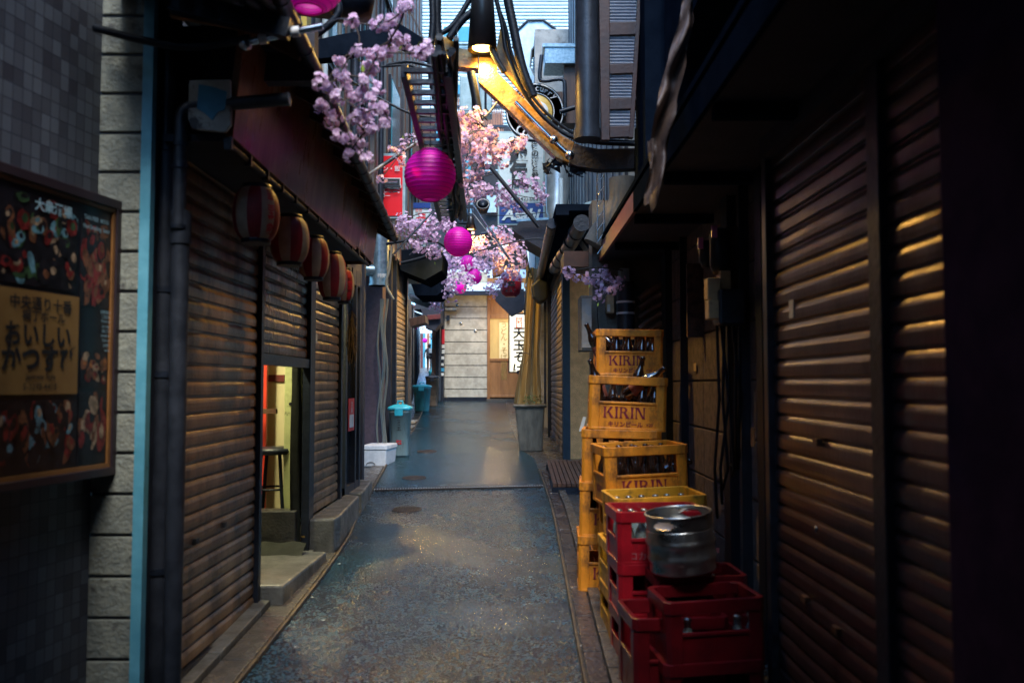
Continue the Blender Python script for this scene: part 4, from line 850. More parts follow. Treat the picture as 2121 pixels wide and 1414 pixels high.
mb = MB(); mb.slab([Vector((-1.78,19.96,.8)), Vector((-4.5,50,1.5)), Vector((-1,50,1.5)), Vector((-1,24.1,.8)), Vector((-1.77,20.4,.8))], (0,0,2.6)); mb.build('wall', M['soot_shade'], ar)
mb = MB(); bxpx(mb, 894, 903, 600, 815, 19.9, .1); mb.build('door_post', M['woodd'], ar)
eb = thing('alley_end_house', 'pale house front glimpsed at the very end of the side alley', 'building', (-6, 58, 2))
mb = MB(); mb.box(-12, -2, 58, 58.5, 1.5, 7); mb.build('wall', M['louver'], eb)
for i, (px, m_) in enumerate(((873,'redtrim'),(878,'teal'),(886,'orangerail'),(893,'teal'),(900,'signwhite'),(868,'upwall'))):
    mb = MB(); bxpx(mb, px-2, px+3, 690, 768, 57.9, .1); mb.build('door_panel', M[m_], eb)
# far high building with louvres
fbg = thing('louvred_building', 'large white louvre clad building closing the view above the alley', 'building', (0, 27, 0))
mb = MB()
for k in range(104):
    z_ = 4.6+k*.115
    mb.hexa([(-5,26,z_),(6,26,z_),(6,26.1,z_+.02),(-5,26.1,z_+.02),(-5,25.94,z_+.02),(6,25.94,z_+.02),(6,26.06,z_+.105),(-5,26.06,z_+.105)])
mb.build('louvre', M['louver'], fbg)
mb = MB(); mb.box(-5, 6, 26.1, 32, 4.6, 15.5); mb.box(-1, 6, 26.1, 32, 1, 4.6); mb.build('wall', M['louver'], fbg)
for px0,px1,py0,py1 in ((915,1010,52,90),(925,1012,172,205),(1165,1215,60,110),(735,790,0,60)):
    wn0 = 1; mb = MB(); bxpx(mb, px0, px1, py0, py1, 25.85, .1); wn = mb.build('window', M['signwhite'], fbg)
    mb = MB(); a_ = W(px0+3, py1-4, 25.84); b_ = W(px1-3, py0+4, 25.84); n_ = 3
    for i in range(n_): mb.box(a_.x+(b_.x-a_.x)*i/n_+.02, a_.x+(b_.x-a_.x)*(i+1)/n_-.02, 25.83, 25.85, a_.z, b_.z)
    mb.build('pane', M['teal'], wn)
uh = thing('far_upper_house', 'dark cluttered upper house front standing above the pale curved roof', 'house', (0, 22.5, 4))
mb = MB(); bxpx(mb, 860, 1040, 235, 640, 22.5, 1.2); bxpx(mb, 1040, 1215, 262, 640, 22.45, 1.2); mb.build('wall', mat('dark_far_timber', (.028,.024,.026), (.012,.012,.016), .7, sc_=3, streak=.2, bump=.3), uh)
rg = random.Random(33)
for px0, px1, py0, py1, m_ in ((1008,1028,405,440,'signwhite'),(1008,1030,470,486,'ac'),(945,975,330,372,'teal'),(900,925,250,300,'teal'),(1003,1018,300,340,'signwhite'),(930,944,420,436,'ac'),(1035,1052,500,530,'louver'),(1090,1120,500,545,'louver'),(870,890,330,360,'upwall'),(1130,1160,300,330,'upwallR')):
    mb = MB(); bxpx(mb, px0-2, px1+2, py0-2, py1+2, 22.36, .08); f_ = mb.build('window_frame', M['woodd'], uh); mb = MB(); bxpx(mb, px0, px1, py0, py1, 22.34, .018); mb.build('pane', M[m_], f_)
for k in range(34):
    px = rg.uniform(868, 1200); py = rg.uniform(245, 560); l_ = rg.uniform(15, 70); v_ = rg.random() < .55
    mb = MB(); mb.tube([W(px, py, 22.1), W(px+(rg.uniform(-3,3) if v_ else l_), py+(l_ if v_ else rg.uniform(-8,8)), 22.1)], rg.uniform(.015,.05), 6); mb.build('pipe', M[rg.choice(('dark','pipe','ac','redtrim','bamboo','dark'))], uh)
for px0, px1, py0, py1 in ((905,985,428,446),(912,980,450,462),(918,978,466,478),(925,976,482,492)):
    o = MB(); 
    for q in range(9): o.bar(W(px0+q*(px1-px0)/9, py0, 13+q*.02), W(px0+4+q*(px1-px0)/9, py1, 13), .02, .02)
    o.bar(W(px0,py0,13), W(px1,py0,13), .05, .05); o.bar(W(px0,py1,13), W(px1,py1,13), .05, .05)
    tag(o.build('steel_lattice', M['dark'], origin=W(px0,py0,13)), 'black steel lattice tray hanging at px level %d between the big and second magenta lanterns' % 0 if 0 else ('topmost','second','third','lowest')[(py0-420)//18]+' black steel lattice tray between the two biggest lanterns', 'lattice')
# orange railing slats
rl = thing('slatted_balcony', 'orange brown slatted balcony front behind the warm lit blossom', 'balcony', (-.6, 21, 7))
mb = MB()
for i in range(34):
    x_ = W(928,200,21).x + i*.042; 
    mb.box(x_, x_+.024, 21, 21.03, W(1,300,21).z, W(1,198,21).z)
mb.build('slats', M['orangerail'], rl); mb = MB()
for py in (198, 222, 262, 300): z_ = W(1,py,21).z; mb.box(W(924,1,21).x, W(1052,1,21).x, 20.97, 21.0, z_-.03, z_+.03)
mb.build('rail', M['dark'], rl)
# air conditioner units hanging over the alley
for i, (px0,px1,py0,py1,Y) in enumerate(((952,992,157,236,14),(993,1018,157,238,14.3))):
    a_ = W(px0,py1,Y); b_ = W(px1,py0,Y); u_ = thing('air_conditioner', ('wider pale metal outdoor unit hanging left of the yellow lit beam', 'narrower pale metal unit directly behind the yellow lit beam')[i], 'air conditioner', (a_.x,Y,a_.z))
    mb = MB(); mb.box(a_.x,b_.x,Y,Y+.3,a_.z,b_.z); mb.build('casing', M['ac'], u_, bevel=.02)
    mb = MB(); mb.box(a_.x+.04,b_.x-.04,Y-.012,Y-.001,a_.z+.05,b_.z-.12); mb.build('front_panel', M['ac'], u_, bevel=.008)
    mb = MB(); mb.tube([(b_.x-.1,Y-.03,b_.z-.1),(b_.x-.1,Y-.03,a_.z+.1),(b_.x-.05,Y-.03,a_.z+.03)], .02, 8); mb.build('hose', M['cable'], u_)

# ================================================================== OVERHEAD
def curve(pts, n=24):
    pts = [Vector(p) for p in pts]; P = [pts[0]*2-pts[1]] + pts + [pts[-1]*2-pts[-2]]; out = []
    k = len(pts)-1; per = max(2, n//k)
    for i in range(k):
        a, b, c, d = P[i:i+4]
        for j in range(per):
            t = j/per; out.append(.5*((2*b)+(c-a)*t+(2*a-5*b+4*c-d)*t*t+(3*b-a-3*c+d)*t**3))
    return out + [pts[-1]]
def wp(pts, Y): return [W(p[0], p[1], Y if len(p) < 3 else p[2]) for p in pts]
YA = 6.0
ab = thing('steel_arch', 'rusty steel arch beam spanning the alley, lit yellow beside the black lamp', 'arch', W(1000,150,YA))
mb = MB(); th = Vector((0,.10,0))
mb.slab(wp([(905,93),(950,100),(990,104),(990,142),(940,138),(905,128)], YA), th)
mb.build('arch_segment', M['beam'], ab, bevel=.004)
mb = MB(); mb.slab(wp([(991,103),(1028,103),(1030,150),(1075,195),(1120,240),(1165,282),(1190,295),(1178,338),(1150,325),(1100,275),(1050,225),(992,170)], YA), th); mb.build('arch_segment', M['beam'], ab, bevel=.004)
mb = MB(); mb.slab(wp([(1191,296),(1205,302),(1240,308),(1345,306),(1345,348),(1240,352),(1195,345),(1179,339)], YA), th); mb.build('arch_segment', M['soot_shade'], ab, bevel=.004)  # unlit end of the arch, its shade put into a darker material
mb = MB(); mb.slab(wp([(350,92),(600,88),(640,86),(700,72),(830,50),(870,75),(905,100),(905,128),(862,112),(825,92),(760,100),(700,118),(640,124),(350,122)], YA-.3), th); mb.build('arch_segment', M['black'], ab, bevel=.004)
mb = MB(); mb.slab(wp([(900,90),(915,75),(930,78),(950,96),(940,104),(905,104)], YA-.02), th*.6); mb.slab(wp([(1028,103),(1036,60),(1050,58),(1062,110),(1100,180),(1135,235),(1118,238),(1080,190),(1040,145)], YA+.05), th*.5); mb.build('arch_segment', M['beam'], ab, bevel=.004)
rg = random.Random(5)
mb = MB()
for i in range(46):   # ragged foam hanging below the arch
    px = rg.uniform(1130, 1240); py = 335+rg.uniform(0, 35)*(1-abs(px-1175)/90)
    q = W(px, py, YA+.05); mb.add([q+Vector((rg.uniform(-.04,.04),rg.uniform(-.02,.02),rg.uniform(-.04,.04))) for _ in range(4)], [(0,1,2),(0,2,3),(0,1,3),(1,2,3)])
mb.build('frayed_lagging', M['cable'], ab)
o = thing('conduit_rod', 'shiny steel conduit with a ball end fixed along the yellow lit arch', 'conduit', W(1120,265,YA-.04))
mb = MB(); mb.tube(wp([(1068,212),(1100,245),(1143,288),(1180,322)], YA-.06), .018, 10); mb.build('rod', M['chrome'], o)
for (px,py,r_) in ((1180,322,.038),(1147,290,.034)): q = W(px,py,YA-.07); mb = MB(); mb.lathe([(0,-r_),(r_*.7,-r_*.7),(r_,0),(r_*.7,r_*.7),(0,r_)], q, 14); mb.build('ball_end', M['chrome'], o)
# hanging lamp
def point_lamp(name, lab, cat, px, py0, py1, w0, w1, Y, energy, tilt=(0,0,0), cone=110, grp=None):
    a_ = W(px,py0,Y); b_ = W(px,py1,Y); k = Y/F
    t_ = thing(name, lab, cat, b_, group=grp)
    mb = MB(); mb.lathe([(.02,a_.z+.08),(w0*k*.5,a_.z+.03),(w0*k*.5,a_.z),(w1*k*.5,b_.z),(w1*k*.5-.008,b_.z),(w0*k*.5-.008,a_.z-.01),(0,a_.z-.01)], (b_.x,Y,0), 24); mb.build('lamp_shade', M['lampb'], t_)
    mb = MB(); mb.lathe([(0,b_.z-.0),(w1*k*.34,b_.z+.012),(w1*k*.34,b_.z+.05),(0,b_.z+.1)], (b_.x,Y,0), 20); mb.build('bulb', M['bulb'], t_)
    l = bpy.data.lights.new('lamp_light', 'SPOT'); l.energy = energy; l.color = (1,.58,.12); l.spot_size = R(cone); l.spot_blend = .4; l.shadow_soft_size = .05
    ob = bpy.data.objects.new('lamp_light', l); COL.objects.link(ob); ob.location = (0,0,-.03); ob.rotation_euler = tilt; ob.parent = t_
    return t_
hl = point_lamp('hanging_lamp', 'black cylindrical lamp hanging above the arch, lighting it yellow', 'lamp', 999, -10, 104, 46, 62, YA-.12, 44, cone=152)
mb = MB(); mb.tube([W(999,-10,YA-.12), W(995,-200,YA-.12)], .012, 8); mb.build('cord', M['cable'], hl)
# spotlight farther along
q = W(1000,421,10.4); sp = thing('spotlight', 'round black spotlight hanging behind the pale blossom in mid alley', 'spotlight', q)
mb = MB(); Mx = Matrix.Rotation(R(62), 3, 'X'); mb.lathe([(.03,-.16),(.06,-.14),(.09,-.02),(.088,.0),(.07,-.01),(0,-.015)][::1], q, 22, Mx); mb.build('housing', M['lampb'], sp)
mb = MB(); mb.lathe([(0,-.010),(.066,-.008),(0,-.006)], q, 18, Mx); mb.build('lens', M['dark'], sp)
mb = MB(); mb.tube([q+Vector((0,.1,.02)), q+Vector((0,.12,.35))], .012, 6); mb.build('bracket', M['cable'], sp)
sp2 = point_lamp('hanging_lamp', 'small black lamp over the mid alley with a warm glow, behind the second pink lantern', 'lamp', 975, 458, 476, 14, 24, 10.8, 48, cone=168)
# cable ladder along the alley
cl = thing('cable_ladder', 'black steel cable ladder running overhead along the alley', 'cable ladder', (-.4, 6, 2.95))
zL = W(850,225,4.3).z; zL = 2.90
yl0, yl1 = 3.75, 7.3
xa, xb = -.50, -.30
mb = MB(); mb.bar((xa,yl0,zL),(xa-.15,yl1,zL+.03),.03,.06); mb.bar((xb,yl0,zL),(xb-.13,yl1,zL+.03),.035,.06); mb.build('rail', M['dark'], cl)
n = 24
for i in range(n):
    t_ = i/n; y_ = yl0+(yl1-yl0)*t_; mb = MB(); mb.bar((xa-.15*t_,y_,zL+.03*t_),(xb-.13*t_,y_,zL+.03*t_),.028,.022); mb.build('rung', M['dark'], cl)
rg = random.Random(11)
for i in range(9):
    x_ = xb-.02+rg.uniform(-.05,.05); pts = [(x_-.028*j+rg.uniform(-.02,.02), yl0-.2+j*.53, zL+.05+rg.uniform(-.06,.03)) for j in range(8)]
    mb = MB(); mb.tube(curve(pts, 40), rg.uniform(.008,.018), 6)
    tag(mb.build('power_cable', M['cable'], origin=pts[0]), 'black cable laid along the right rail of the overhead cable ladder', 'cable', 'cables on the ladder rail')
# big vertical clutter at top centre : hangers and cables
cabs = [
 ([(905,-40),(905,60),(920,130),(935,200),(938,300)], 5.2, .030, 'thick black cable dropping along the right of the cable ladder'),
 ([(893,-40),(897,40),(893,150),(925,310)], 5.0, .022, 'black cable crossing behind the ladder rungs'),
 ([(930,80),(960,40),(1000,10),(1060,-40)], 5.9, .028, 'fat black cable rising to the right above the lamp'),
 ([(905,75),(940,50),(985,-20)], 5.9, .02, 'black cable rising steeply left of the lamp'),
 ([(1030,10),(1048,60),(1062,120),(1095,190),(1150,250),(1215,285),(1345,296)], 5.95, .012, 'thin black cable sweeping down over the arch, outermost'),
 ([(1018,-40),(1040,50),(1050,110),(1085,190),(1140,255),(1210,292),(1345,300)], 5.9, .016, 'black cable following the arch just below the outermost one'),
 ([(1040,-60),(1060,40),(1082,140),(1105,200)], 5.8, .032, 'thick black hose rising above the right of the arch'),
 ([(1010,50),(1022,110),(1045,150)], 5.85, .022, 'short black hose looping beside the lamp shade'),
 ([(975,150),(982,185),(990,230),(992,262)], 5.9, .030, 'shaggy black hose hanging below the lit arch corner'),
 ([(800,135),(840,128),(870,132),(900,140)], 4.6, .010, 'teal grey cable loop left of the ladder top'),
 ([(790,138),(850,136),(880,150),(905,130)], 4.6, .008, 'second thinner cable loop left of the ladder top'),
 ([(700,150),(780,200),(850,235),(905,245)], 6.4, .010, 'black cable slanting down behind the near blossom'),
 ([(990,520),(1100,495),(1180,500),(1240,470)], 9.5, .008, 'thin black wire below the blue beer sign'),
 ([(1000,445),(1060,446),(1130,440)], 9.5, .005, 'thin wire crossing in front of the blue beer sign'),
 ([(1160,232),(1195,222),(1240,212)], 7.5, .022, 'blue grey hose leaving the round sign to the right'),
 ([(800,505),(850,498),(900,500),(930,515)], 9, .016, 'black hose near the galvanised duct, running right'),
 ([(830,545),(870,535),(915,520)], 9.3, .02, 'dark bent pipe under the overhead clutter on the left'),
 ([(812,510),(806,560),(800,590),(815,620)], 8.8, .014, 'bamboo grey bent cable beside the galvanised duct'),
 ([(1030,212),(1012,235),(990,250),(960,262)], 5.9, .008, 'yellow lit cable looping from the arch to the blossom'),
 ([(690,-20),(700,30),(640,80),(560,100)], 4.2, .02, 'black cable behind the pink lantern at the top edge'),
]
for pts, Y, r_, lab in cabs:
    P_ = curve(wp(pts, Y), 30); mb = MB(); mb.tube(P_, r_, 8)
    tag(mb.build('power_cable', M['cable'] if 'yellow' not in lab and 'bamboo' not in lab else M['bamboo'], origin=P_[0]), lab, 'cable')
cc = thing('corrugated_conduit', 'black corrugated conduit sagging from the tiled wall to a steel rod', 'conduit', W(205,60,3.05))
P_ = curve(wp([(196,58,3.1),(280,80,3.05),(370,97,3.05),(450,92,3.05),(520,78,3.05)], 3.05), 120); rr = [.0135+.0022*(i % 2) for i in range(len(P_))]
mb = MB(); mb.tube(P_, rr, 10); mb.build('conduit', M['cable'], cc)
mb = MB(); mb.tube(wp([(500,92),(585,72),(668,55)], 3.02), .013, 12); mb.lathe([(0,-.022),(.022,-.012),(.024,.008),(0,.02)], W(508,93,3.0), 12); mb.build('rod', M['chrome'], cc)
for px, py in ((545,82),(612,67)): q = W(px,py,3.02); mb = MB(); mb.tube([q-Vector((.014,0,.0)), q+Vector((.014,0,.003))], .019, 12); mb.build('clip', M['printw'], cc)
mb = MB(); mb.tube(curve(wp([(668,55),(700,40),(722,42),(735,36)], 3.02), 10), .003, 5); mb.build('wire', M['dark'], cc)
# overhead dark beam and junction masses on the left
o = MB(); o.bar(W(500,-15,4.4), W(690,10,4.4), .12, .12); o.lathe([(0,0),(.12,.02),(.14,.12),(.10,.25),(0,.28)], W(725,22,4.6)-Vector((0,0,.05)), 14); tag(o.build('junction_drum', M['cable'], origin=W(725,22,4.6)), 'dark cable drum and bar right of the pink lantern at the top edge', 'drum')
# frontal polycarbonate awning panel, brown frame
pf = thing('framed_awning_panel', 'hanging brown framed panel with four corrugated translucent panes, top right of centre', 'awning', W(1285,290,5.6))
mb = MB(); Yp = 5.6
def q4(mb, a, b, c, d, Y, dp): return mb.slab(wp([a,b,c,d], Y), (0,dp,0))
q4(mb,(1240,-60),(1263,-60),(1263,290),(1246,290),Yp,.05); q4(mb,(1324,-60),(1332,-60),(1312,285),(1303,285),Yp,.05)
for (ya_, yb2) in ((47,73),(133,153),(204,227),(262,285)): q4(mb,(1263,ya_),(1325-ya_*.055,ya_-2),(1325-yb2*.055,yb2-2),(1263,yb2),Yp+.005,.04)
mb.build('frame', mat('brown_awning_frame', (.065,.022,.012), (.035,.013,.009), .5, bump=.2), pf, bevel=.003)
for (ya_, yb2) in ((-60,47),(73,133),(153,204),(227,262)):
    mb = MB(); A_ = W(1263,yb2,Yp); B_ = W(1318,ya_,Yp); n = int((B_.z-A_.z)/.024)+1
    vs = []; 
    for i in range(n*4+1):
        z_ = A_.z+(B_.z-A_.z)*i/(n*4); y_ = Yp+.025+.006*math.sin(i*math.pi/2); vs += [(A_.x,y_,z_),(B_.x,y_,z_)]
    mb.add(vs, [(2*i,2*i+1,2*i+3,2*i+2) for i in range(n*4)], 0, True); mb.build('pane', M['corr'], pf, solid=False)
o = MB(); o.tube(wp([(1217,-60),(1217,285)], 5.7), .085, 16); o.tube(wp([(1217,270),(1217,290)], 5.7), .095, 16); tag(o.build('drainpipe', M['pipe'], origin=W(1217,285,5.7)), 'fat dark downpipe ending left of the brown framed awning panel', 'pipe')
# second thing right of the panel: dark box masses + tarp
o = MB(); o.box(W(1330,0,5.5).x, 1.6, 5.4, 5.9, W(1,430,5.5).z+.0, 5.2); tag(o.build('canopy_box', M['black'], origin=(1.2,5.5,3)), 'black box cladding above the canopy, right of the framed panel', 'cladding')
tp = MB()
def tpf(u, v):
    px = 1432-95*u**.6+(22+24*(1-u))*v; py = -40+480*u - 30*v
    px = [1425,1405,1375,1350,1345,1350][min(5,int(u*5))]*(1-(u*5)%1)+[1425,1405,1375,1350,1345,1350][min(5,int(u*5)+1)]*((u*5)%1) + v*(18+30*math.sin(u*3.14))
    q = W(px, py, 3.4); return q + Vector((0, .05*math.sin(v*6+u*8)+.03*math.sin(u*30+v*4), 0))
tp.grid(tpf, 40, 10); tag(tp.build('tarpaulin', M['tarp'], origin=W(1350,200,3.4), solid=False), 'dirty brown tarpaulin hanging down from the edge of the dark canopy', 'tarpaulin')
tl = MB()
def tlf(u, v):
    q = W(1341+10*v+5*math.sin(u*5), 290+135*u, 3.3); return q + Vector((0,.03*math.sin(v*5+u*9),0))
tl.grid(tlf, 16, 4); tag(tl.build('tarpaulin_strip', M['tarp'], origin=W(1345,350,3.3), solid=False), 'thin torn tarpaulin strip dangling below the arch end', 'tarpaulin')
# round sign
rn = thing('round_sign', 'round black curry shop sign partly hidden by the arch', 'sign', W(1108,232,12))
q = W(1108,232,12); rr = 62*12/F; Mx = Matrix.Rotation(R(90), 3, 'X')
mb = MB(); mb.lathe([(0,-.08),(rr,-.08),(rr,.0),(0,.0)], q, 48, Mx); mb.build('disc', mat('round_sign_black', (.02,.03,.04), (.015,.02,.03), .35), rn)
mb = MB(); mb.lathe([(rr*.97,.001),(rr*.97,.006),(rr*.93,.006),(rr*.93,.001)], q, 48, Mx); mb.lathe([(rr*.66,.001),(rr*.66,.006),(rr*.63,.006),(rr*.63,.001)], q, 48, Mx); mb.build('ring', M['printw'], rn)
mb = MB(); mb.lathe([(0,.012),(rr*.58,.012),(rr*.60,.002)], q, 40, Mx); mb.build('emblem', mat('amber_emblem', (.65,.42,.10), (.5,.3,.06), .4), rn); mb = MB(); mb.lathe([(0,.016),(rr*.34,.016),(rr*.36,.013)], q+Vector((rr*.1,0,0)), 30, Mx); mb.build('emblem_dish', M['printw'], rn)
mb = MB()
for i, ch in enumerate('Good curry'):
    an = R(90+52-i*11.5); p = q+Vector((rr*.79*math.cos(an), -.012, rr*.79*math.sin(an))); mb.text(ch, .13, p, (math.sin(an),0,-math.cos(an)), (math.cos(an),0,math.sin(an)), .005)
for i, ch in enumerate('CoCo'):
    an = R(232+i*15); p = q+Vector((rr*.79*math.cos(an), -.012, rr*.79*math.sin(an))); mb.text(ch, .19, p, (-math.sin(an),0,math.cos(an)), (-math.cos(an),0,-math.sin(an)), .01)
mb.build('lettering', M['printw'], rn)
# white vertical sign with blue base
vs_ = thing('upright_sign', 'tall white sign with black brush characters and a blue panel at its foot', 'sign', W(1080,465,13.5))
mb = MB(); bxpx(mb, 1031,1128,272,466,13.5,.22); mb.build('case', M['ac'], vs_)
mb = MB(); bxpx(mb, 1034,1125,276,420,13.49,.008); mb.build('face', M['signwhite'], vs_)
mb = MB(); bxpx(mb, 1034,1125,421,462,13.49,.008); bp_ = mb.build('blue_panel', M['signblue'], vs_)
mb = MB(); X0=(1,0,0); Z0=(0,0,1)
mb.text('味', .13, W(1063,290,13.47), X0, Z0, .02); 
for ch, py in (('越',322),('伝',353),('屋',388)): mb.text(ch, .27, W(1074,py,13.47), X0, Z0, .045, sx=1.05)
for ch, py in (('後',301),('の',318),('酒',334),('と',349),('肴',364)): mb.text(ch, .125, W(1108,py,13.47), X0, Z0, .025)
mb.text('(3342)-0667', .085, W(1092,413,13.47), X0, Z0, .012, sx=1.1); mb.build('lettering', M['ink'], vs_)
mb = MB(); mb.text('Asahi', .27, W(1080,444,13.47), (1,0,0), (.28,0,1), .035, sx=.98); mb.build('logo_lettering', M['signwhite'], bp_)
# red sign left
r_s = thing('red_sign', 'red sign with black white-edged characters, left of the biggest magenta lantern', 'sign', W(796,450,9.6))
mb = MB(); bxpx(mb, 750,840,318,452,9.6,.16); mb.build('case', M['ac'], r_s)
mb = MB(); bxpx(mb, 753,834,323,447,9.59,.008); mb.build('face', M['signred'], r_s)
mb = MB(); mb.text('屋', .27, W(808,392,9.572), X0, Z0, .042); mb.text('草', .27, W(773,392,9.572), X0, Z0, .042); mb.text('ラーメン・飯', .072, W(793,349,9.572), X0, Z0, .012, sx=.95); mb.build('letter_edging', M['printw'], r_s)
mb = MB(); mb.text('屋', .27, W(808,392,9.560), X0, Z0, .014); mb.text('草', .27, W(773,392,9.560), X0, Z0, .014); mb.build('lettering', M['ink'], r_s)
ws = thing('small_sign', 'small white sign with red character and blue band below the biggest pink lantern', 'sign', W(874,450,11))
mb = MB(); bxpx(mb, 856,892,420,466,11,.1); mb.build('face', M['signwhite'], ws); mb = MB(); bxpx(mb, 856,892,420,431,10.985,.014); mb.build('blue_band', M['signblue'], ws)
mb = MB(); mb.text('う', .20, W(873,455,10.98), X0, Z0, .03); mb.text('居酒', .045, W(867,436,10.98), X0, Z0, .005); mb.build('lettering', M['sticker'], ws)
# silver hooked duct
hd = thing('hooked_duct', 'large silver sheet duct curving over at the top like a hook', 'duct', W(1090,230,14.5))
mb = MB(); mb.slab(wp([(1088,262),(1080,205),(1070,150),(1062,100),(1070,65),(1093,43),(1125,42),(1150,60),(1166,82),(1160,94),(1132,98),(1113,92),(1103,105),(1100,138),(1112,162),(1126,200),(1130,262)], 14.5), (0,.4,0)); mb.build('duct', M['silver'], hd, bevel=.03)
mb = MB(); mb.tube(wp([(1062,100),(1070,65),(1093,43),(1125,42),(1150,60),(1166,82)], 14.48), .02, 6); mb.build('seam', M['dark'], hd)
o = MB(); bxpx(o, 1128,1192,94,132,12,.5); bx_ = thing('gutter_box', 'blue grey metal gutter box beside the silver hooked duct', 'box', W(1160,130,12)); o.build('box', M['galv'], bx_, bevel=.01)
o = MB(); bxpx(o, 1124,1196,90,97,11.98,.54); o.build('lid', M['galv'], bx_)
o = MB(); o.tube(curve(wp([(1122,115),(1118,160),(1128,168),(1165,165),(1170,190),(1170,240)],11.9), 20), .03, 8); tag(o.build('drain_hose', M['pipe'], origin=W(1122,115,11.9)), 'black pipe bending below the blue grey gutter box', 'pipe')
o = MB(); bxpx(o, 1140,1192,190,255,12.1,.3); bxpx(o, 1168,1192,128,190,12.1,.3); tag(o.build('wall_cladding', M['woodd'], origin=W(1165,250,12.1)), 'reddish brown boarding right of the round sign', 'boarding')
# hood, pipes and slanted stair-like frame on the right
o = MB(); P_ = wp([(1155,345,11),(1155,400,11),(1152,440,10.9),(1150,470,10.8)], 11); o.tube(P_, [.16,.16,.13,.04], 18); tag(o.build('vent_pipe', M['silver'], origin=P_[0]), 'wide pale vent pipe with a rounded lower end below the arch', 'pipe')
o = MB(); o.tube(wp([(1162,370),(1162,430),(1164,470)], 10.5), .03, 10); tag(o.build('thin_pipe', M['signwhite'], origin=W(1162,370,10.5)), 'thin white pipe in front of the wide vent pipe', 'pipe')
o = MB(); P_ = curve(wp([(1290,370),(1290,415),(1275,450),(1250,485),(1235,510)], 6.8), 20); o.tube(P_, .115, 18); tag(o.build('bent_duct', M['greyw'], origin=P_[0]), 'grimy bent duct sloping down behind the canopy edge', 'duct')
sf = thing('wire_frame', 'thin steel ladder frame standing beside the grimy bent duct', 'frame', W(1245,500,6.6))
mb = MB()
mb.tube(wp([(1237,350),(1237,505)],6.6), .006, 5); mb.tube(wp([(1251,345),(1251,490)],6.6), .006, 5)
for i in range(7): mb.tube(wp([(1237,400+i*24-18),(1251,380+i*24-18)],6.6), .004, 4)
mb.build('frame', M['chrome'], sf)
o = MB()
for i in range(4): o.tube(wp([(1160+i*5,478-i*2),(1196+i*3,420+i*5)], 9), .008, 5)
tag(o.build('roof_rods', M['dark'], origin=W(1170,470,9)), 'bundle of thin dark rods leaning on the small roof below the blue beer sign', 'rods')
o = thing('fan_housing', 'dark ventilator housing on the small roof right of the blossom poles', 'ventilator', W(1215,500,8)); mb = MB(); P_ = wp([(1198,440),(1235,415),(1238,500),(1218,515),(1200,490)], 8); mb.slab(P_, (0,.3,0)); mb.build('housing', M['cable'], o)
mb = MB(); mb.slab(wp([(1195,440),(1212,420),(1240,412),(1240,422),(1212,430)], 7.95), (0,.35,0)); mb.build('lid', M['ac'], o)
o = thing('small_roof', 'small dark lean-to roof below the blue beer sign', 'roof', W(1100,480,11)); mb = MB(); mb.slab(wp([(1062,476),(1078,458),(1148,452),(1150,462),(1130,520),(1095,500)], 11), (0,.8,0)); mb.build('roof', M['soot_shade'], o); mb = MB(); mb.bar(W(1070,457,10.9), W(1148,452,10.9), .03, .03); mb.build('edge', M['galv'], o)
o = thing('sloping_gutter', 'brown sloping eave gutter running down towards the slatted shutter', 'gutter', W(1160,520,8.5)); mb = MB(); P_ = wp([(1205,462,7.4),(1185,500,8.2),(1165,530,9),(1150,555,9.8)], 9); mb.tube(P_, .07, 12)
mb.build('gutter', M['pipe'], o)
for i in range(7): t_ = i/6; p = P_[0].lerp(P_[3], t_); mb = MB(); mb.tube([p-Vector((0,.01,0)), p+Vector((0,.012,-.002))], .078, 12); mb.build('bracket', M['dark'], o)
o = MB(); bxpx(o, 1168,1240,520,552,7.3,.5); tag(o.build('brown_soffit', M['brownsoff'], origin=W(1200,550,7.3)), 'brown board soffit under the sloping gutter', 'soffit')
o = MB(); bxpx(o, 855,900,225,318,12.4,.3); bxpx(o, 790,830,180,290,11,.3); tag(o.build('brown_cladding', M['woodd'], origin=W(850,300,12)), 'brown timber cladding seen between blossom and cable ladder', 'cladding')
# dark clutter under ladder end, left side eaves in mid distance
def awn(lab, pts, Y, dp, m_, nm='awning'):
    o = MB(); o.slab(wp(pts, Y), (0,dp,0)); return tag(o.build(nm, M[m_], origin=W(*pts[0], Y), bevel=.004), lab, 'awning')
awn('dark awning block on the left under the second pink lantern', [(815,520),(900,508),(918,525),(915,560),(880,580),(830,560)], 11.5, .9, 'black')
awn('dark hanging mass above the mouth of the side alley', [(845,570),(915,560),(920,600),(905,612),(860,612)], 14.5, 1.2, 'black')
awn('brown shade board above the side alley bins', [(846,660),(880,652),(882,668),(850,676)], 17, .6, 'woodd')
awn('dark angular hood over the side alley', [(872,640),(912,632),(914,668),(900,684),(882,680)], 19, .6, 'soot_shade')
awn('maroon edged board low over the side alley', [(885,652),(912,650),(912,660),(885,662)], 18.9, .05, 'redtrim')
awn('slatted dark shade above the lit sign', [(1025,600),(1085,598),(1088,640),(1060,655),(1026,622)], 17.5, .2, 'soot_shade')
awn('dark brown roof edge left of the curtain', [(1018,536),(1040,540),(1046,566),(1020,572)], 15, .3, 'orangerail')
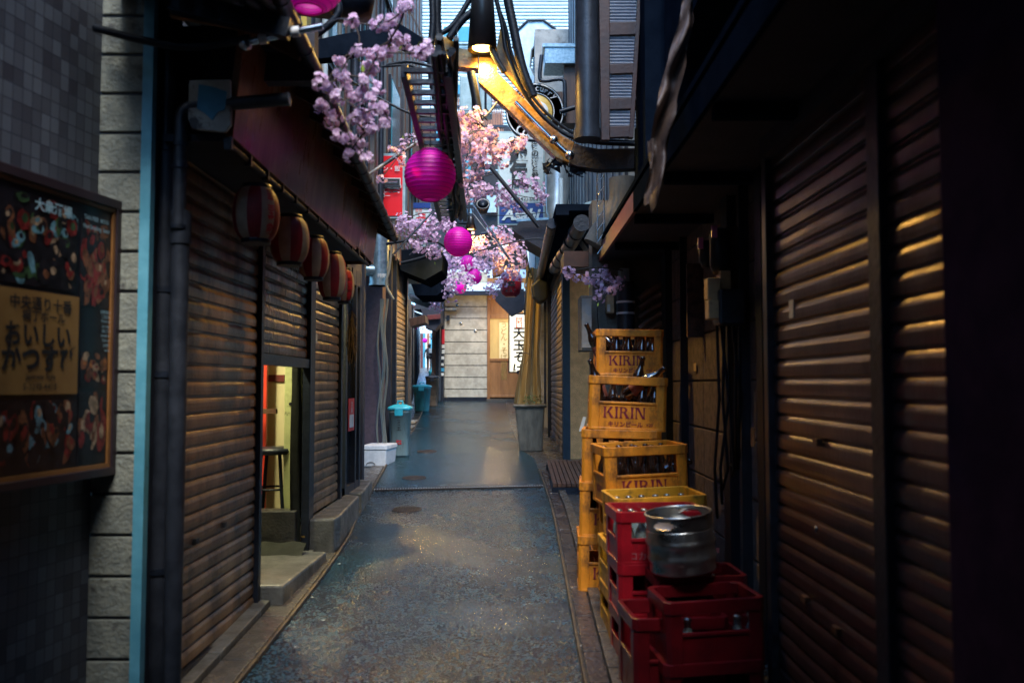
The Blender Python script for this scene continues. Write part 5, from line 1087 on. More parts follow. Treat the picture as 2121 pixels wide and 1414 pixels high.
# thin poles that carry the blossom
for (a_, b_, Y, r_, m_, lab) in (((757,366),(868,292),6.8,.016,'steel','grey pole slanting up in front of the red sign'),((812,530),(906,428),8.2,.010,'chrome','gilt thin pole rising left of the second pink lantern'),((848,528),(912,464),9,.006,'chrome','very thin pole beside the gilt thin pole'),((1015,345),(1117,470),7,.018,'pipe','dark pole slanting down across the white upright sign'),((980,424),(1056,538),9,.011,'chrome','gilt pole slanting down right of the second pink lantern'),((978,440),(1050,532),9.3,.006,'steel','thin steel pole parallel to the gilt right pole')):
    o = MB(); o.tube(wp([a_, b_], Y), r_, 10); tag(o.build('pole', M[m_], origin=W(*b_, Y)), lab, 'pole')

# ================================================================== LANTERNS
def lantern_pink(px, py, rpx, lab, Rr=.152):
    Y = Rr*F/rpx; c = W(px, py, Y); t_ = thing('paper_lantern', lab, 'lantern', c, group='magenta lanterns strung over the alley')
    n = 56; prof = []
    for i in range(n+1):
        th_ = -math.pi/2*.76+math.pi*.76*i/n; r_ = Rr*math.cos(th_)*(1-.018*(i % 4 == 0)); prof.append((r_, Rr*math.sin(th_)*1.03))
    mb = MB(); mb.lathe(prof[0:1]+prof[1:], c, 40); s_ = mb
    # open shell
    s_.f = [f for f in s_.f if len(f) < 10]; s_.m = s_.m[:len(s_.f)]; s_.s = s_.s[:len(s_.f)]
    s_.build('shade', M['pink'], t_, solid=False)
    if rpx > 14:
        mr_ = MB()
        for i in range(2, n-1, 4): mr_.tube([c+Vector(((prof[i][0]+.0008)*math.cos(a*math.pi/18), (prof[i][0]+.0008)*math.sin(a*math.pi/18), prof[i][1])) for a in range(37)], .0011, 4, caps=False)
        mr_.build('ribs', mat('dark_magenta_wire', (.20,.002,.11), (.16,.002,.09), .6), t_)
    zb_ = prof[0][1]; zt_ = prof[-1][1]; re = prof[0][0]
    mb = MB()
    for z_ in (zb_, zt_): mb.tube([c+Vector((re*math.cos(a*math.pi/12), re*math.sin(a*math.pi/12), z_)) for a in range(25)], .004, 6, caps=False)
    mb.build('hoop', M['pink'], t_)
    mb = MB(); mb.tube([c+Vector((0,0,zt_)), c+Vector((0,0,zt_+.35))], .003, 5); mb.tube([c+Vector((-re,0,zt_)), c+Vector((0,0,zt_+.05)), c+Vector((re,0,zt_))], .002, 4); mb.build('cord', M['cable'], t_)
    return t_
for a_ in ((640,-56,82,'blurred magenta lantern cut off by the top edge of the picture'),(891,363,54,'biggest whole magenta lantern, in front of the red sign'),(949,501,30,'second magenta lantern, centred below the biggest one'),(968,546,17,'magenta lantern half hidden by blossom just below the second one'),(982,573,16.5,'small round magenta lantern over the pale curved roof'),(953,594,14,'lowest and smallest magenta lantern, beside the side alley corner'),(880,705,5,'tiny far magenta lantern deep in the side alley')):
    lantern_pink(*a_)
for i, (px, py, w_, h_, Y, lab) in enumerate(((531,444,96,118,3.62,'nearest red and cream striped lantern under the eave, with a red written panel'),(600,498,82,102,4.15,'second striped lantern from the near end of the eave row'),(650,535,64,88,4.66,'third striped lantern, middle of the eave row'),(688,572,60,98,5.12,'fourth striped lantern, next to the last of the eave row'),(713,592,42,70,5.5,'farthest striped lantern at the end of the eave row'))):
    k = Y/F; c = W(px, py, Y); rx = w_*k/2; rz = h_*k/2
    t_ = thing('striped_lantern', lab, 'lantern', c, group='striped lanterns under the left eave')
    prof = []; n = 44
    for j in range(n+1):
        th_ = -1.12+2.24*j/n; prof.append((rx*(math.cos(th_)**.62)*(1-.012*(j % 2)), rz*.93*math.sin(th_)/math.sin(1.12)))
    o0_ = (2, 0, 4, 1, 5)[i]
    mb = MB(); mb.lathe(prof, c, 60, mf=lambda jj, ii: ((jj+o0_*2)//6) % 2); mb.build('paper', [M['lred'], M['lcream']], t_)
    re = prof[0][0]
    for z_ in (-rz*.94, rz*.94): mb = MB(); mb.lathe([(re*.96,z_-.014),(re*1.05,z_-.012),(re*1.05,z_+.012),(re*.96,z_+.014)], c, 28); mb.build('rim', M['dark'], t_)
    if i in (0, 4):
        mb = MB()
        for j, ch in enumerate('第二宝来家'):
            zc = rz*.62-j*rz*.31; an = R(-38 if i == 0 else -50); rr_ = rx*(max(.05,math.cos(math.asin(max(-1,min(1,zc/rz*.9)))))**.62)*1.012
            nrm = Vector((math.cos(an), math.sin(an), zc/rz*.45)).normalized(); uxx = Vector((-math.sin(an), math.cos(an), 0))
            mb.text(ch, .05, c+Vector((rr_*math.cos(an), rr_*math.sin(an), zc))+nrm*.004, uxx, nrm.cross(uxx), .02, sx=.7)
        mb.build('lettering', M['sticker'], t_)
rl_ = thing('red_lantern', 'red lantern with black character, hanging above the lit sign', 'lantern', W(1058,590,15.5))
c = W(1058,588,15.5); mb = MB(); mb.lathe([(.10,-.24),(.17,-.18),(.20,-.06),(.20,.08),(.16,.18),(.10,.23)], c, 26); mb.build('paper', mat('bright_red_lantern', (.40,.008,.02), (.3,.006,.015), .5), rl_)
mb = MB(); mb.text('焼', .22, c+Vector((-.02,-.21,-.06)), X0, Z0, .03); mb.text('つ', .12, c+Vector((-.02,-.19,.12)), X0, Z0, .03); mb.build('lettering', M['ink'], rl_)
mb = MB(); mb.text('焼', .22, c+Vector((-.02,-.206,-.06)), X0, Z0, .032); mb.build('letter_edging', M['printw'], rl_)

# ================================================================== BLOSSOM
def flower(mb, c, s_, rg, nrm):
    nrm = nrm.normalized(); a = nrm.cross(Vector((rg.uniform(-1,1),rg.uniform(-1,1),rg.uniform(-1,1)))).normalized(); b = nrm.cross(a)
    ph = rg.uniform(0, 6)
    for layer, (sc2, cup) in enumerate(((1,.25),(.66,.65))):
        for i in range(5):
            an = ph+i*1.2566+layer*.6; d = a*math.cos(an)+b*math.sin(an); e = nrm.cross(d); q = 1.75*sc2*s_*rg.uniform(.85,1.1)
            cu = cup*q*.5*rg.uniform(.5,1.3)
            mb.add([c, c+d*q*.30-e*q*.20+nrm*cu*.3, c+d*q*.50-e*q*.16+nrm*cu, c+d*q*.44+nrm*cu*.9, c+d*q*.50+e*q*.16+nrm*cu, c+d*q*.30+e*q*.20+nrm*cu*.3],
                   [(0,1,3),(1,2,3),(0,3,5),(3,4,5)], 0, False)
def blossom(lab, clumps, Y, s_, rad, n, m_, seed, start=None, yj=.25, grp='artificial blossom sprays'):
    rg = random.Random(seed); cs = [W(px, py, Y+rg.uniform(-yj, yj)) for px, py in clumps]
    org = cs[0]; t_ = thing('blossom_branch', lab, 'blossom', org, group=grp)
    mb = MB()
    for c in cs:
        for i in range(n):
            d = Vector((rg.gauss(0,1), rg.gauss(0,1), rg.gauss(0,1))).normalized(); r_ = rad*rg.uniform(.25,1.15)
            flower(mb, c+d*r_, s_*rg.uniform(.8,1.15), rg, d+Vector((0,-.5,-.1)))
    mb.build('blossoms', m_, t_, solid=False)
    mb = MB(); done = [cs[0]]
    if start: q = W(*start, Y); mb.tube(curve([q, (q+cs[0])/2+Vector((.02,.02,.03)), cs[0]], 8), .005, 5)
    for c in cs[1:]:
        nb_ = min(done, key=lambda p: (p-c).length); mid = (nb_+c)/2+Vector((rg.uniform(-.02,.02),0,rg.uniform(-.02,.03)))
        mb.tube(curve([nb_, mid, c], 6), [.0035]*7 if False else .0035, 5); done.append(c)
    mb.build('twigs', M['twig'], t_)
    mb = MB()
    for c in cs:
        if rg.random() < .35:
            d = Vector((rg.gauss(0,1),-.5,rg.gauss(0,1))).normalized(); p = c+d*rad; e = d.cross(Vector((0,0,1))).normalized()*.008
            mb.add([p-e*.2, p+d*.012-e, p+d*.035, p+d*.012+e], [(0,1,2,3)])
    if mb.v: mb.build('leaves', mat('lime_leaf', (.35,.45,.05), (.25,.35,.04), .6), t_, solid=False)
P1, P2 = M['petal'], M['petalw']
blossom('nearest blurred pink blossom spray, hanging at upper left above the eave',[(840,14),(830,25),(809,37),(799,48),(778,54),(731,45),(820,76),(833,85),(886,102),(875,110),(860,113),(741,107),(764,110),(787,110),(806,105),(705,127),(705,155),(712,165),(775,141),(753,167),(662,170),(679,181),(719,184),(781,181),(696,201),(736,204),(770,204),(659,218),(682,232),(727,246),(747,240),(795,226),(795,254),(685,252),(693,279),(722,283),(753,271),(767,269),(724,317),(758,328),(744,297),(760,140),(750,190),(780,225),(765,245)],3.5,.0185,.030,13,P2,1,(790,110))
blossom('small pink spray beside the biggest magenta lantern, over the red sign',[(846,283),(863,294),(815,308),(832,334),(790,368),(828,318),(836,300)],6.6,.020,.042,11,P2,2,(858,300))
blossom('big orange lit blossom spray under the yellow arch',[(965,238),(985,238),(975,250),(962,263),(996,271),(1018,271),(962,286),(985,294),(1016,300),(1041,303),(1062,300),(1078,294),(953,305),(1007,320),(990,334),(965,334),(953,362),(982,362),(1001,345),(1041,333),(968,370),(975,310),(1030,315),(1000,300)],5.75,.024,.058,15,P2,3,(1010,250))
blossom('lilac pink spray in front of the white upright sign',[(957,389),(977,391),(997,386),(1008,395),(971,411),(1034,397),(1051,391),(1065,403),(1039,420),(1059,423),(1079,431),(1082,369),(1090,383),(1116,397),(1110,383),(1124,411),(1050,410),(1045,405),(985,400)],7.2,.022,.07,19,P2,4,(1020,360))
blossom('pale spray left of the second magenta lantern',[(836,454),(824,473),(847,473),(861,462),(881,462),(898,454),(918,442),(926,459),(932,476),(875,485),(895,490),(858,504),(870,513),(901,516),(898,527),(880,475),(908,470),(845,465)],8.6,.024,.085,24,P2,5,(900,440))
blossom('pale spray right of the second magenta lantern',[(971,510),(988,499),(1005,504),(1000,521),(1011,527),(1039,476),(1051,493),(1065,504),(1079,521),(1051,519),(1076,544),(1062,561),(1039,544),(985,515),(1025,485),(1045,505),(1030,530),(1060,540)],10.5,.027,.11,24,P2,6,(1040,470))
blossom('far pale spray around the small magenta lanterns',[(923,533),(943,536),(940,550),(955,558),(923,555),(923,572),(940,575),(955,575),(935,592),(932,609),(986,555),(1005,555),(994,544),(1014,549),(971,589),(965,580),(990,540),(930,585)],14.5,.034,.16,26,P2,7,(960,540))
blossom('far pink spray beside the red lantern',[(1014,595),(1022,606),(1030,590),(1036,587),(1045,570),(1060,562),(1073,572)],14.8,.032,.12,20,P2,8,(1050,560))
blossom('small pink spray at the corner of the side alley',[(892,606),(904,618),(909,635),(898,626),(885,612)],16,.034,.13,20,P2,9,(880,600))
blossom('lilac spray hanging below the right canopy, over the crates',[(1174,562),(1182,568),(1197,576),(1217,576),(1232,572),(1252,568),(1263,580),(1275,591),(1248,599),(1240,615),(1283,580),(1256,560),(1225,580),(1265,600),(1240,585)],6.6,.019,.048,14,P2,10,(1290,560))
blossom('magenta pink blossom speck deep inside the side alley',[(862,672),(870,678),(893,690),(896,700)],24,.03,.12,8,M['pink'],12)

# ================================================================== CRATES, BOTTLES, KEG
def serif(mb, word, h, o, ux, uy, adv=.98):
    """slab-serif capitals K I R N drawn as polygons"""
    o = Vector(o); ux = Vector(ux).normalized(); uy = Vector(uy).normalized()
    def P(x, y): return o + ux*x*h + uy*y*h
    def poly(pts, x): mb.add([P(x+a, b) for a, b in pts], [tuple(range(len(pts)))])
    S = .20; x = 0
    def stem(x, xo, w_=S):
        poly([(xo,0),(xo+w_,0),(xo+w_*.82,.5),(xo+w_,1),(xo,1),(xo+w_*.18,.5)], x); poly([(xo-.05,0),(xo+w_+.05,0),(xo+w_+.05,.06),(xo-.05,.06)], x); poly([(xo-.05,.94),(xo+w_+.05,.94),(xo+w_+.05,1),(xo-.05,1)], x)
    for ch in word:
        if ch == 'K':
            stem(x, .05); poly([(.26,.44),(.62,1),(.86,1),(.42,.44)], x); poly([(.36,.60),(.68,0),(.95,0),(.48,.66)], x); x += 1.0
        elif ch == 'I': stem(x, .05, .22); x += .40
        elif ch == 'R':
            stem(x, .05)
            for i in range(8):
                a0 = math.pi/2-math.pi*i/8; a1 = math.pi/2-math.pi*(i+1)/8
                poly([(.34+.36*math.cos(a0),.74+.26*math.sin(a0)),(.34+.36*math.cos(a1),.74+.26*math.sin(a1)),(.34+.18*math.cos(a1),.74+.17*math.sin(a1)),(.34+.18*math.cos(a0),.74+.17*math.sin(a0))], x)
            poly([(.2,.91),(.34,.91),(.34,1),(.2,1)], x); poly([(.2,.48),(.36,.48),(.36,.57),(.2,.57)], x); poly([(.36,.52),(.62,0),(.90,0),(.54,.56)], x); x += .96
        elif ch == 'N':
            stem(x, .05, .15); stem(x, .72, .15); poly([(.10,1),(.32,1),(.84,0),(.66,0)], x); x += 1.0
    return x*h
def make_crate(name, lab, cat, mt, Wd, D, H, win=(.50,.82), tall=True, text=None, style='beer'):
    """a bottle crate: base, corner posts, lower panels, top band, windows, cell dividers; origin at base centre"""
    t_ = thing(name, lab, cat); th_ = .012; hx, hy = Wd/2, D/2; z0, z1 = win[0]*H, win[1]*H
    mb = MB(); e = .006
    mb.box(-hx+e,hx-e,-hy+e,hy-e,.004,.014)
    cw = .062
    for sx_ in (-1,1):
        for sy_ in (-1,1):   # chamfered corner columns
            x0,x1 = sorted((sx_*(hx-cw), sx_*hx)); y0,y1 = sorted((sy_*(hy-cw), sy_*hy))
            c_ = .016
            pts = [(sx_*(hx-cw),sy_*hy),(sx_*(hx-c_),sy_*hy),(sx_*hx,sy_*(hy-c_)),(sx_*hx,sy_*(hy-cw)),(sx_*(hx-th_),sy_*(hy-cw)),(sx_*(hx-th_-.003),sy_*(hy-c_-.006)),(sx_*(hx-c_-.006),sy_*(hy-th_-.003)),(sx_*(hx-cw),sy_*(hy-th_))]
            mb.slab([Vector((a,b,.0)) for a,b in pts], (0,0,H-.045))
    for s_ in (-1,1):        # lower panels recessed, ribs
        a,b = sorted((s_*(hy-.004), s_*(hy-.004-th_))); mb.box(-hx+cw,hx-cw,a,b,.0,z0)
        a,b = sorted((s_*(hx-.004), s_*(hx-.004-th_))); mb.box(a,b,-hy+cw,hy-cw,.0,z0)
        a,b = sorted((s_*(hy-.004), s_*(hy-.004-th_))); mb.box(-hx+cw,hx-cw,a,b,z1,H-.045)
        a,b = sorted((s_*(hx-.004), s_*(hx-.004-th_))); mb.box(a,b,-hy+cw,hy-cw,z1,H-.045)
        a,b = sorted((s_*(hy+.002), s_*(hy-.010))); mb.box(-hx+cw-.004,hx-cw+.004,a,b,z0-.014,z0); mb.box(-hx+.02,hx-.02,a,b,.0,.016)
        a,b = sorted((s_*(hx+.002), s_*(hx-.010))); mb.box(a,b,-hy+cw-.004,hy-cw+.004,z0-.014,z0); mb.box(a,b,-hy+.02,hy-.02,.0,.016)
    mb.build('body', mt, t_, bevel=.0028)
    mb = MB()                # top band, a hollow collar that stands proud
    o_, i_ = .005, .016; zb_, zt_ = H-.048, H
    c_ = .02
    def ring(dx, z): 
        x_, y_ = hx+dx, hy+dx; return [(-x_+c_,-y_,z),(x_-c_,-y_,z),(x_,-y_+c_,z),(x_,y_-c_,z),(x_-c_,y_,z),(-x_+c_,y_,z),(-x_,y_-c_,z),(-x_,-y_+c_,z)]
    R_ = [ring(o_,zb_), ring(o_,zt_), ring(-i_,zt_), ring(-i_,zb_)]
    vs = sum(R_, []); fs = []
    for q in range(4):
        for i in range(8): fs.append((q*8+i, q*8+(i+1)%8, ((q+1)%4)*8+(i+1)%8, ((q+1)%4)*8+i))
    mb.add(vs, fs); mb.build('rim', mt, t_, bevel=.003)
    mb = MB(); nx, ny = (5,4) if style == 'beer' else (6,4)
    for i in range(1,nx): x_ = -hx+.02+(Wd-.04)*i/nx; mb.box(x_-.002,x_+.002,-hy+.018,hy-.018,.014,H*.42)
    for i in range(1,ny): y_ = -hy+.02+(D-.04)*i/ny; mb.box(-hx+.018,hx-.018,y_-.002,y_+.002,.014,H*.42-.003)
    mb.build('dividers', mt, t_)
    if text == 'beer':
        mb = MB(); hh = z0*.40; wtxt = 4.36*hh*.97; serif(mb, 'KIRIN', hh, (-wtxt/2, -hy+.0025, z0*.42), (1,0,0), (0,0,1))
        mb.text('キリンビール', .034, (-.01,-hy+.0025,z0*.22), (1,0,0), (0,0,1), .03); mb.text('×20', .024, (.13,-hy+.0025,z0*.22), (1,0,0), (0,0,1), .02)
        mb.build('lettering', M['print'], t_)
        mb = MB(); mb.text('KIRIN', .05, (-hx+.0025,0,z0*.5), (0,-1,0), (0,0,1), .03); mb.build('side_lettering', M['print'], t_)
    if text == 'cola':
        mb = MB(); P_ = []
        for i in range(20): a = R(50+265*i/19); P_.append(Vector((.055+.032*math.cos(a), -hy+.001, z0*.55+.034*math.sin(a))))
        mb.tube(P_, [.002+.005*math.sin(math.pi*i/19) for i in range(20)], 6)
        mb.text('oca-Cola', .05, (.16,-hy+.002,z0*.5), (1,0,.1), (.2,0,1), .02, align='L' if 0 else 'C'); mb.text('コカ', .04, (-.12,-hy+.002,z0*.35), (1,0,0), (0,0,1), .01)
        mb.vtext('コカコーラ', .028, (-hx+.0025,-.01,z0*.85), (0,-1,0), (0,0,1), bold=.01); mb.build('lettering', mat('faded_white_print', (.34,.10,.11), (.28,.07,.08), .5), t_)
    if text == 'star':
        mb = MB(); pts = [(-hx+.0025, -.035*(1 if k%2==0 else .42)*math.sin(k*math.pi/5), z0*.5+.045*(1 if k%2==0 else .42)*math.cos(k*math.pi/5)) for k in range(10)]
        mb.add(pts, [tuple(range(10))]); pts = [(.05*(1 if k%2==0 else .42)*math.sin(k*math.pi/5), -hy+.0025, z0*.5+.05*(1 if k%2==0 else .42)*math.cos(k*math.pi/5)) for k in range(10)]; mb.add(pts, [tuple(range(10))]); mb.build('star_emblem', mat('faded_star_print', (.28,.08,.06), (.2,.05,.04), .5), t_)
    return t_
def make_bottle(kind):
    t_ = thing('beer_bottle' if kind == 'beer' else 'soda_bottle', 'x', 'bottle')
    if kind == 'beer':
        mb = MB(); mb.lathe([(0,0),(.034,0),(.0375,.006),(.0375,.15),(.036,.17),(.028,.195),(.019,.215),(.0155,.24),(.0145,.272),(.0165,.274),(.0165,.284),(.013,.288),(0,.286)], n=16); mb.build('glass', M['bottle'], t_)
        mb = MB(); mb.lathe([(.0379,.05),(.0382,.052),(.0382,.118),(.0379,.12)], n=16); mb.f = [f for f in mb.f if len(f) < 8]; mb.m = mb.m[:len(mb.f)]; mb.s = mb.s[:len(mb.f)]; mb.build('label', M['label'], t_)
    else:
        mb = MB(); mb.lathe([(0,0),(.026,0),(.029,.006),(.029,.04),(.0265,.07),(.029,.10),(.027,.125),(.016,.155),(.0125,.175),(.0145,.177),(.0145,.188),(0,.189)], n=14); mb.build('glass', M['glass'], t_)
        mb = MB(); mb.lathe([(.0145,.184),(.0165,.185),(.0165,.192),(.012,.196),(0,.197)], n=14); mb.build('cap', M['cap'], t_)
    return t_
used = set()
def clone(proto, key, loc, rot=(0,0,0), label=None, group=None, cat=None):
    if key not in used: used.add(key); o = proto
    else: o = copy_tree(proto)
    place(o, loc, rot)
    if label: o['label'] = label
    if group: o['group'] = group
    if cat: o['category'] = cat
    return o
beer = make_bottle('beer'); soda = make_bottle('soda')
KC = make_crate('beer_crate', 'x', 'crate', M['yel'], .45, .365, .315, (.53,.84), text='beer')
YC = make_crate('beer_crate', 'x', 'crate', M['yel2'], .45, .365, .235, (.50,.80))
RC = make_crate('soda_crate', 'x', 'crate', M['red'], .42, .31, .235, (.50,.82), text='cola', style='soda')
DC = make_crate('soda_crate', 'x', 'crate', M['redd'], .39, .27, .25, (.52,.84), style='soda')
SCr = make_crate('tall_crate', 'x', 'crate', M['redd'], .38, .31, .36, (.55,.84), text='star')
GY = 'yellow beer crates'; GR = 'red drinks crates'
crates = {}
def crate(key, proto, pk, px, Y, z, rz=0, label='', group=GY, tilt=(0,0)):
    x = W(px, 800, Y).x
    crates[key] = (Vector((x, Y, z)), (tilt[0], tilt[1], rz))
    return clone(proto, pk, (x, Y, z), (tilt[0], tilt[1], rz), label, group)
# stack B (front face printed, four high), centre px 1292 for face at Y 4.9 -> centre depth 5.08
gB = gz(5.1)
for i, (px, rz, lab) in enumerate(((1287,R(-3),'yellow beer crate on the ground at the foot of the second stack from the back'),(1287,R(-5),'yellow beer crate second from the ground in the second stack'),(1288,R(-7),'tilted yellow crate of bottles just below the printed top crate of the second stack'),(1290,R(-4),'yellow crate with maroon print at the top of the second stack, bottles poking out'))):
    crate('B%d' % i, KC, 'KC', px+(-15,-11,-5,4)[i], 5.10, gB+.005+i*.308+(.004 if i == 3 else 0), rz, lab, tilt=(0, R((.6,1.2,1.0,2.2)[i])))
gA = gz(5.9)
for i in range(5):
    crate('A%d' % i, KC, 'KC', 1299+(i-4)*2, 5.88, gA+.005+i*.303, R(-2), ('yellow crate hidden at the foot of the rearmost stack','yellow crate second from the ground in the rearmost stack','middle yellow crate of the rearmost stack','yellow crate right below the top one of the rearmost stack','topmost yellow printed crate of the rearmost stack, highest of all')[i], tilt=(0, R(.8)))
for i in range(3):
    crate('C%d' % i, KC, 'KC', (1339,1334,1323)[i], 4.66, gz(4.66)+.005+i*.29, R((2,4,7)[i]), ('yellow crate at the foot of the third stack, mostly hidden','yellow crate in the middle of the third stack','yellow printed crate with arched window on top of the third stack')[i], tilt=(0, R((.5,-1,-2)[i])))
for i in range(3):
    crate('D%d' % i, YC, 'YC', (1341,1339,1352)[i], 4.28, gz(4.28)+.005+i*.232, R((2,3,5)[i]), ('lemon yellow crate on the ground behind the red soda crates','lemon yellow crate in the middle, behind the red soda crates','lemon yellow crate on top of its stack, just behind the keg')[i], tilt=(0, R(-2 if i == 2 else 0)))
for i in range(3):
    crate('E%d' % i, RC, 'RC', (1364,1360,1357)[i], 3.93, gz(3.9)+.005+i*.231, R((4,3,4)[i]), ('red soda crate on the ground, lowest left of the keg','red soda crate in the middle of the stack left of the keg','red soda crate full of bottles on top, left of the keg')[i], GR)
for i in range(2):
    crate('G%d' % i, DC, 'DC', 1432, 3.72, gz(3.72)+.0+i*.222, R(3), ('dark red crate on the ground under the keg','dark red crate directly under the steel keg')[i], GR)
for i in range(2):
    crate('H%d' % i, DC, 'DC', 1457, 3.42, gz(3.3)-.015+i*.236, R(5+i), ('dark red crate on the ground nearest the viewer','dark red crate with three capped bottles, nearest and rightmost')[i], GR, tilt=(0,R(-2)))
crate('I0', SCr, 'SCr', 1385, 3.52, gz(3.5)+.01, R(5), 'taller dark red crate with a star emblem, left of the nearest crate', GR)
RCt = [o for o in bpy.data.objects if o.get('label', '').startswith('red soda crate on the ground')][0]
def in_crate(key, lx, ly, lz, rot=(0,0,0)):
    c, r_ = crates[key]; Mt = Matrix.LocRotScale(c, bpy.types.Object.bl_rna and __import__('mathutils').Euler(r_), None)
    p = Mt @ Vector((lx, ly, lz)); Er = (Mt.to_3x3() @ __import__('mathutils').Euler(rot).to_matrix()).to_euler()
    return p, tuple(Er)
rg = random.Random(2)
def fill(key, nx, ny, Wd, D, prob, kind, lab, grp, skip=()):
    for i in range(nx):
        for j in range(ny):
            if (i, j) in skip or rg.random() > prob: continue
            lx = -Wd/2+.02+(Wd-.04)*(i+.5)/nx; ly = -D/2+.02+(D-.04)*(j+.5)/ny
            p, e = in_crate(key, lx, ly, .015, (rg.uniform(-.03,.03), rg.uniform(-.03,.03), rg.uniform(0,6)))
            clone(beer if kind == 'beer' else soda, kind, p, e, lab, grp)
def poke(key, lx, ly, lz, rx, ry, lab, kind='beer'):
    p, e = in_crate(key, lx, ly, lz, (rx, ry, 0)); clone(beer if kind == 'beer' else soda, kind, p, e, lab, 'loose bottles lying in the crates')
poke('A4', -.17, -.05, .10, R(8), R(-26), 'brown bottle leaning out at the left end of the highest crate')
poke('A4', -.02, .02, .10, R(0), R(-38), 'brown bottle leaning left from the middle of the highest crate')
poke('B3', -.13, -.06, .14, R(5), R(-20), 'dark bottle leaning out at the left end of the printed second-stack crate')
poke('B3', .04, .05, .16, R(0), R(12), 'dark bottle standing tall in the printed second-stack crate')
poke('B3', -.01, -.10, .20, R(10), R(52), 'dark bottle lying slanted to the right across the printed second-stack crate')
poke('C2', .0, -.10, .12, R(0), R(70), 'dark bottle lying almost flat inside the third-stack top crate')
fill('A4',5,4,.45,.365,.85,'beer','brown beer bottle standing upright in the highest yellow crate of the rearmost stack','bottles standing in the highest crate')
fill('B3',5,4,.45,.365,.85,'beer','brown beer bottle standing upright in the printed top crate of the second stack','bottles standing in the second stack top crate')
fill('B2',5,2,.45,.365,.9,'beer','brown beer bottle standing in the tilted crate under the printed crate','bottles in the tilted crate')
fill('C2',5,4,.45,.365,.9,'beer','brown beer bottle standing in the top crate of the third stack','bottles in the third stack top crate')
fill('B1',5,1,.45,.365,1,'beer','brown beer bottle in the yellow crate second from the ground','bottles in the second crate from the ground')
fill('D2',6,2,.45,.365,.7,'soda','clear capped bottle standing in the lemon yellow crate','bottles in the lemon yellow crate')
fill('E2',6,4,.42,.31,.9,'soda','clear soda bottle standing in the top red crate left of the keg','bottles in the top red crate')
for i, (lx, ly) in enumerate(((-.10,-.09),(.10,-.09),(.16,-.08))):
    p, e = in_crate('H1', lx, ly, -.02); clone(soda, 'soda', p, e, ('single capped bottle at the left in the nearest dark red crate','taller looking capped bottle in the middle of the nearest dark red crate','capped bottle at the right end of the nearest dark red crate')[i], 'bottles in the nearest crate')
for k_, (px, py) in enumerate(((1290,815),)):
    pass
# keg
kg = thing('beer_keg', 'dented stainless steel beer keg tilted on top of the red crates', 'keg', (W(1415,1200,3.62).x, 3.62, W(1,1200,3.62).z+.045), (R(2), R(-5), 0))
rk = .147; Hk = .325
prof = [(0,.02),(rk*.80,.018),(rk*.86,0),(rk*.93,.0),(rk*.95,.012),(rk*.93,.045),(rk*.97,.07),(rk*1.0,.085),(rk*.965,.10),(rk*.965,.145),(rk*.985,.16),(rk*1.01,.172),(rk*.985,.184),(rk*.965,.20),(rk*.965,.235),(rk*.93,.25)]
SQ = Matrix.Diagonal((1,1,.74,1)); inv = kg.matrix_basis @ SQ
mb = MB(); mb.lathe(prof+[(rk*.75,.262),(rk*.3,.27),(0,.272)], n=48); mb.v = [inv @ v for v in mb.v]; mb.build('barrel', M['steel'], kg)
# collar with two oval hand holes
mb = MB(); n = 72; r0_ = rk*.94; zc0, zc1 = .245, Hk
rows = 9; keep = []
vs = []
for i in range(rows+1):
    z_ = zc0+(zc1-zc0)*i/rows
    for j in range(n): a = 2*math.pi*j/n; vs.append((r0_*math.cos(a), r0_*math.sin(a), z_))
fs = []
for i in range(rows):
    for j in range(n):
        a = 2*math.pi*(j+.5)/n; z_ = (i+.5)/rows
        hole = False
        for ac in (R(-128), R(52)):
            d = (a-ac+math.pi) % (2*math.pi)-math.pi
            if (d/.36)**2+((z_-.48)/.30)**2 < 1: hole = True
        if not hole: fs.append((i*n+j, i*n+(j+1)%n, (i+1)*n+(j+1)%n, (i+1)*n+j))
mb.add([inv @ Vector(v) for v in vs], fs, 0, True); cl_ = mb.build('collar', M['steel'], kg, solid=False); sd = cl_.modifiers.new('thick', 'SOLIDIFY'); sd.thickness = .004
mb = MB(); mb.tube([inv @ Vector((r0_*math.cos(a*math.pi/24), r0_*math.sin(a*math.pi/24), Hk)) for a in range(49)], .0065, 10, caps=False); mb.build('rolled_rim', M['steel'], kg)
mb = MB(); mb.lathe([(.034,.27),(.036,.285),(.028,.287),(.026,.280),(.012,.279),(.010,.292),(0,.293)], n=20); mb.v = [inv @ v for v in mb.v]; mb.build('valve', M['chrome'], kg)

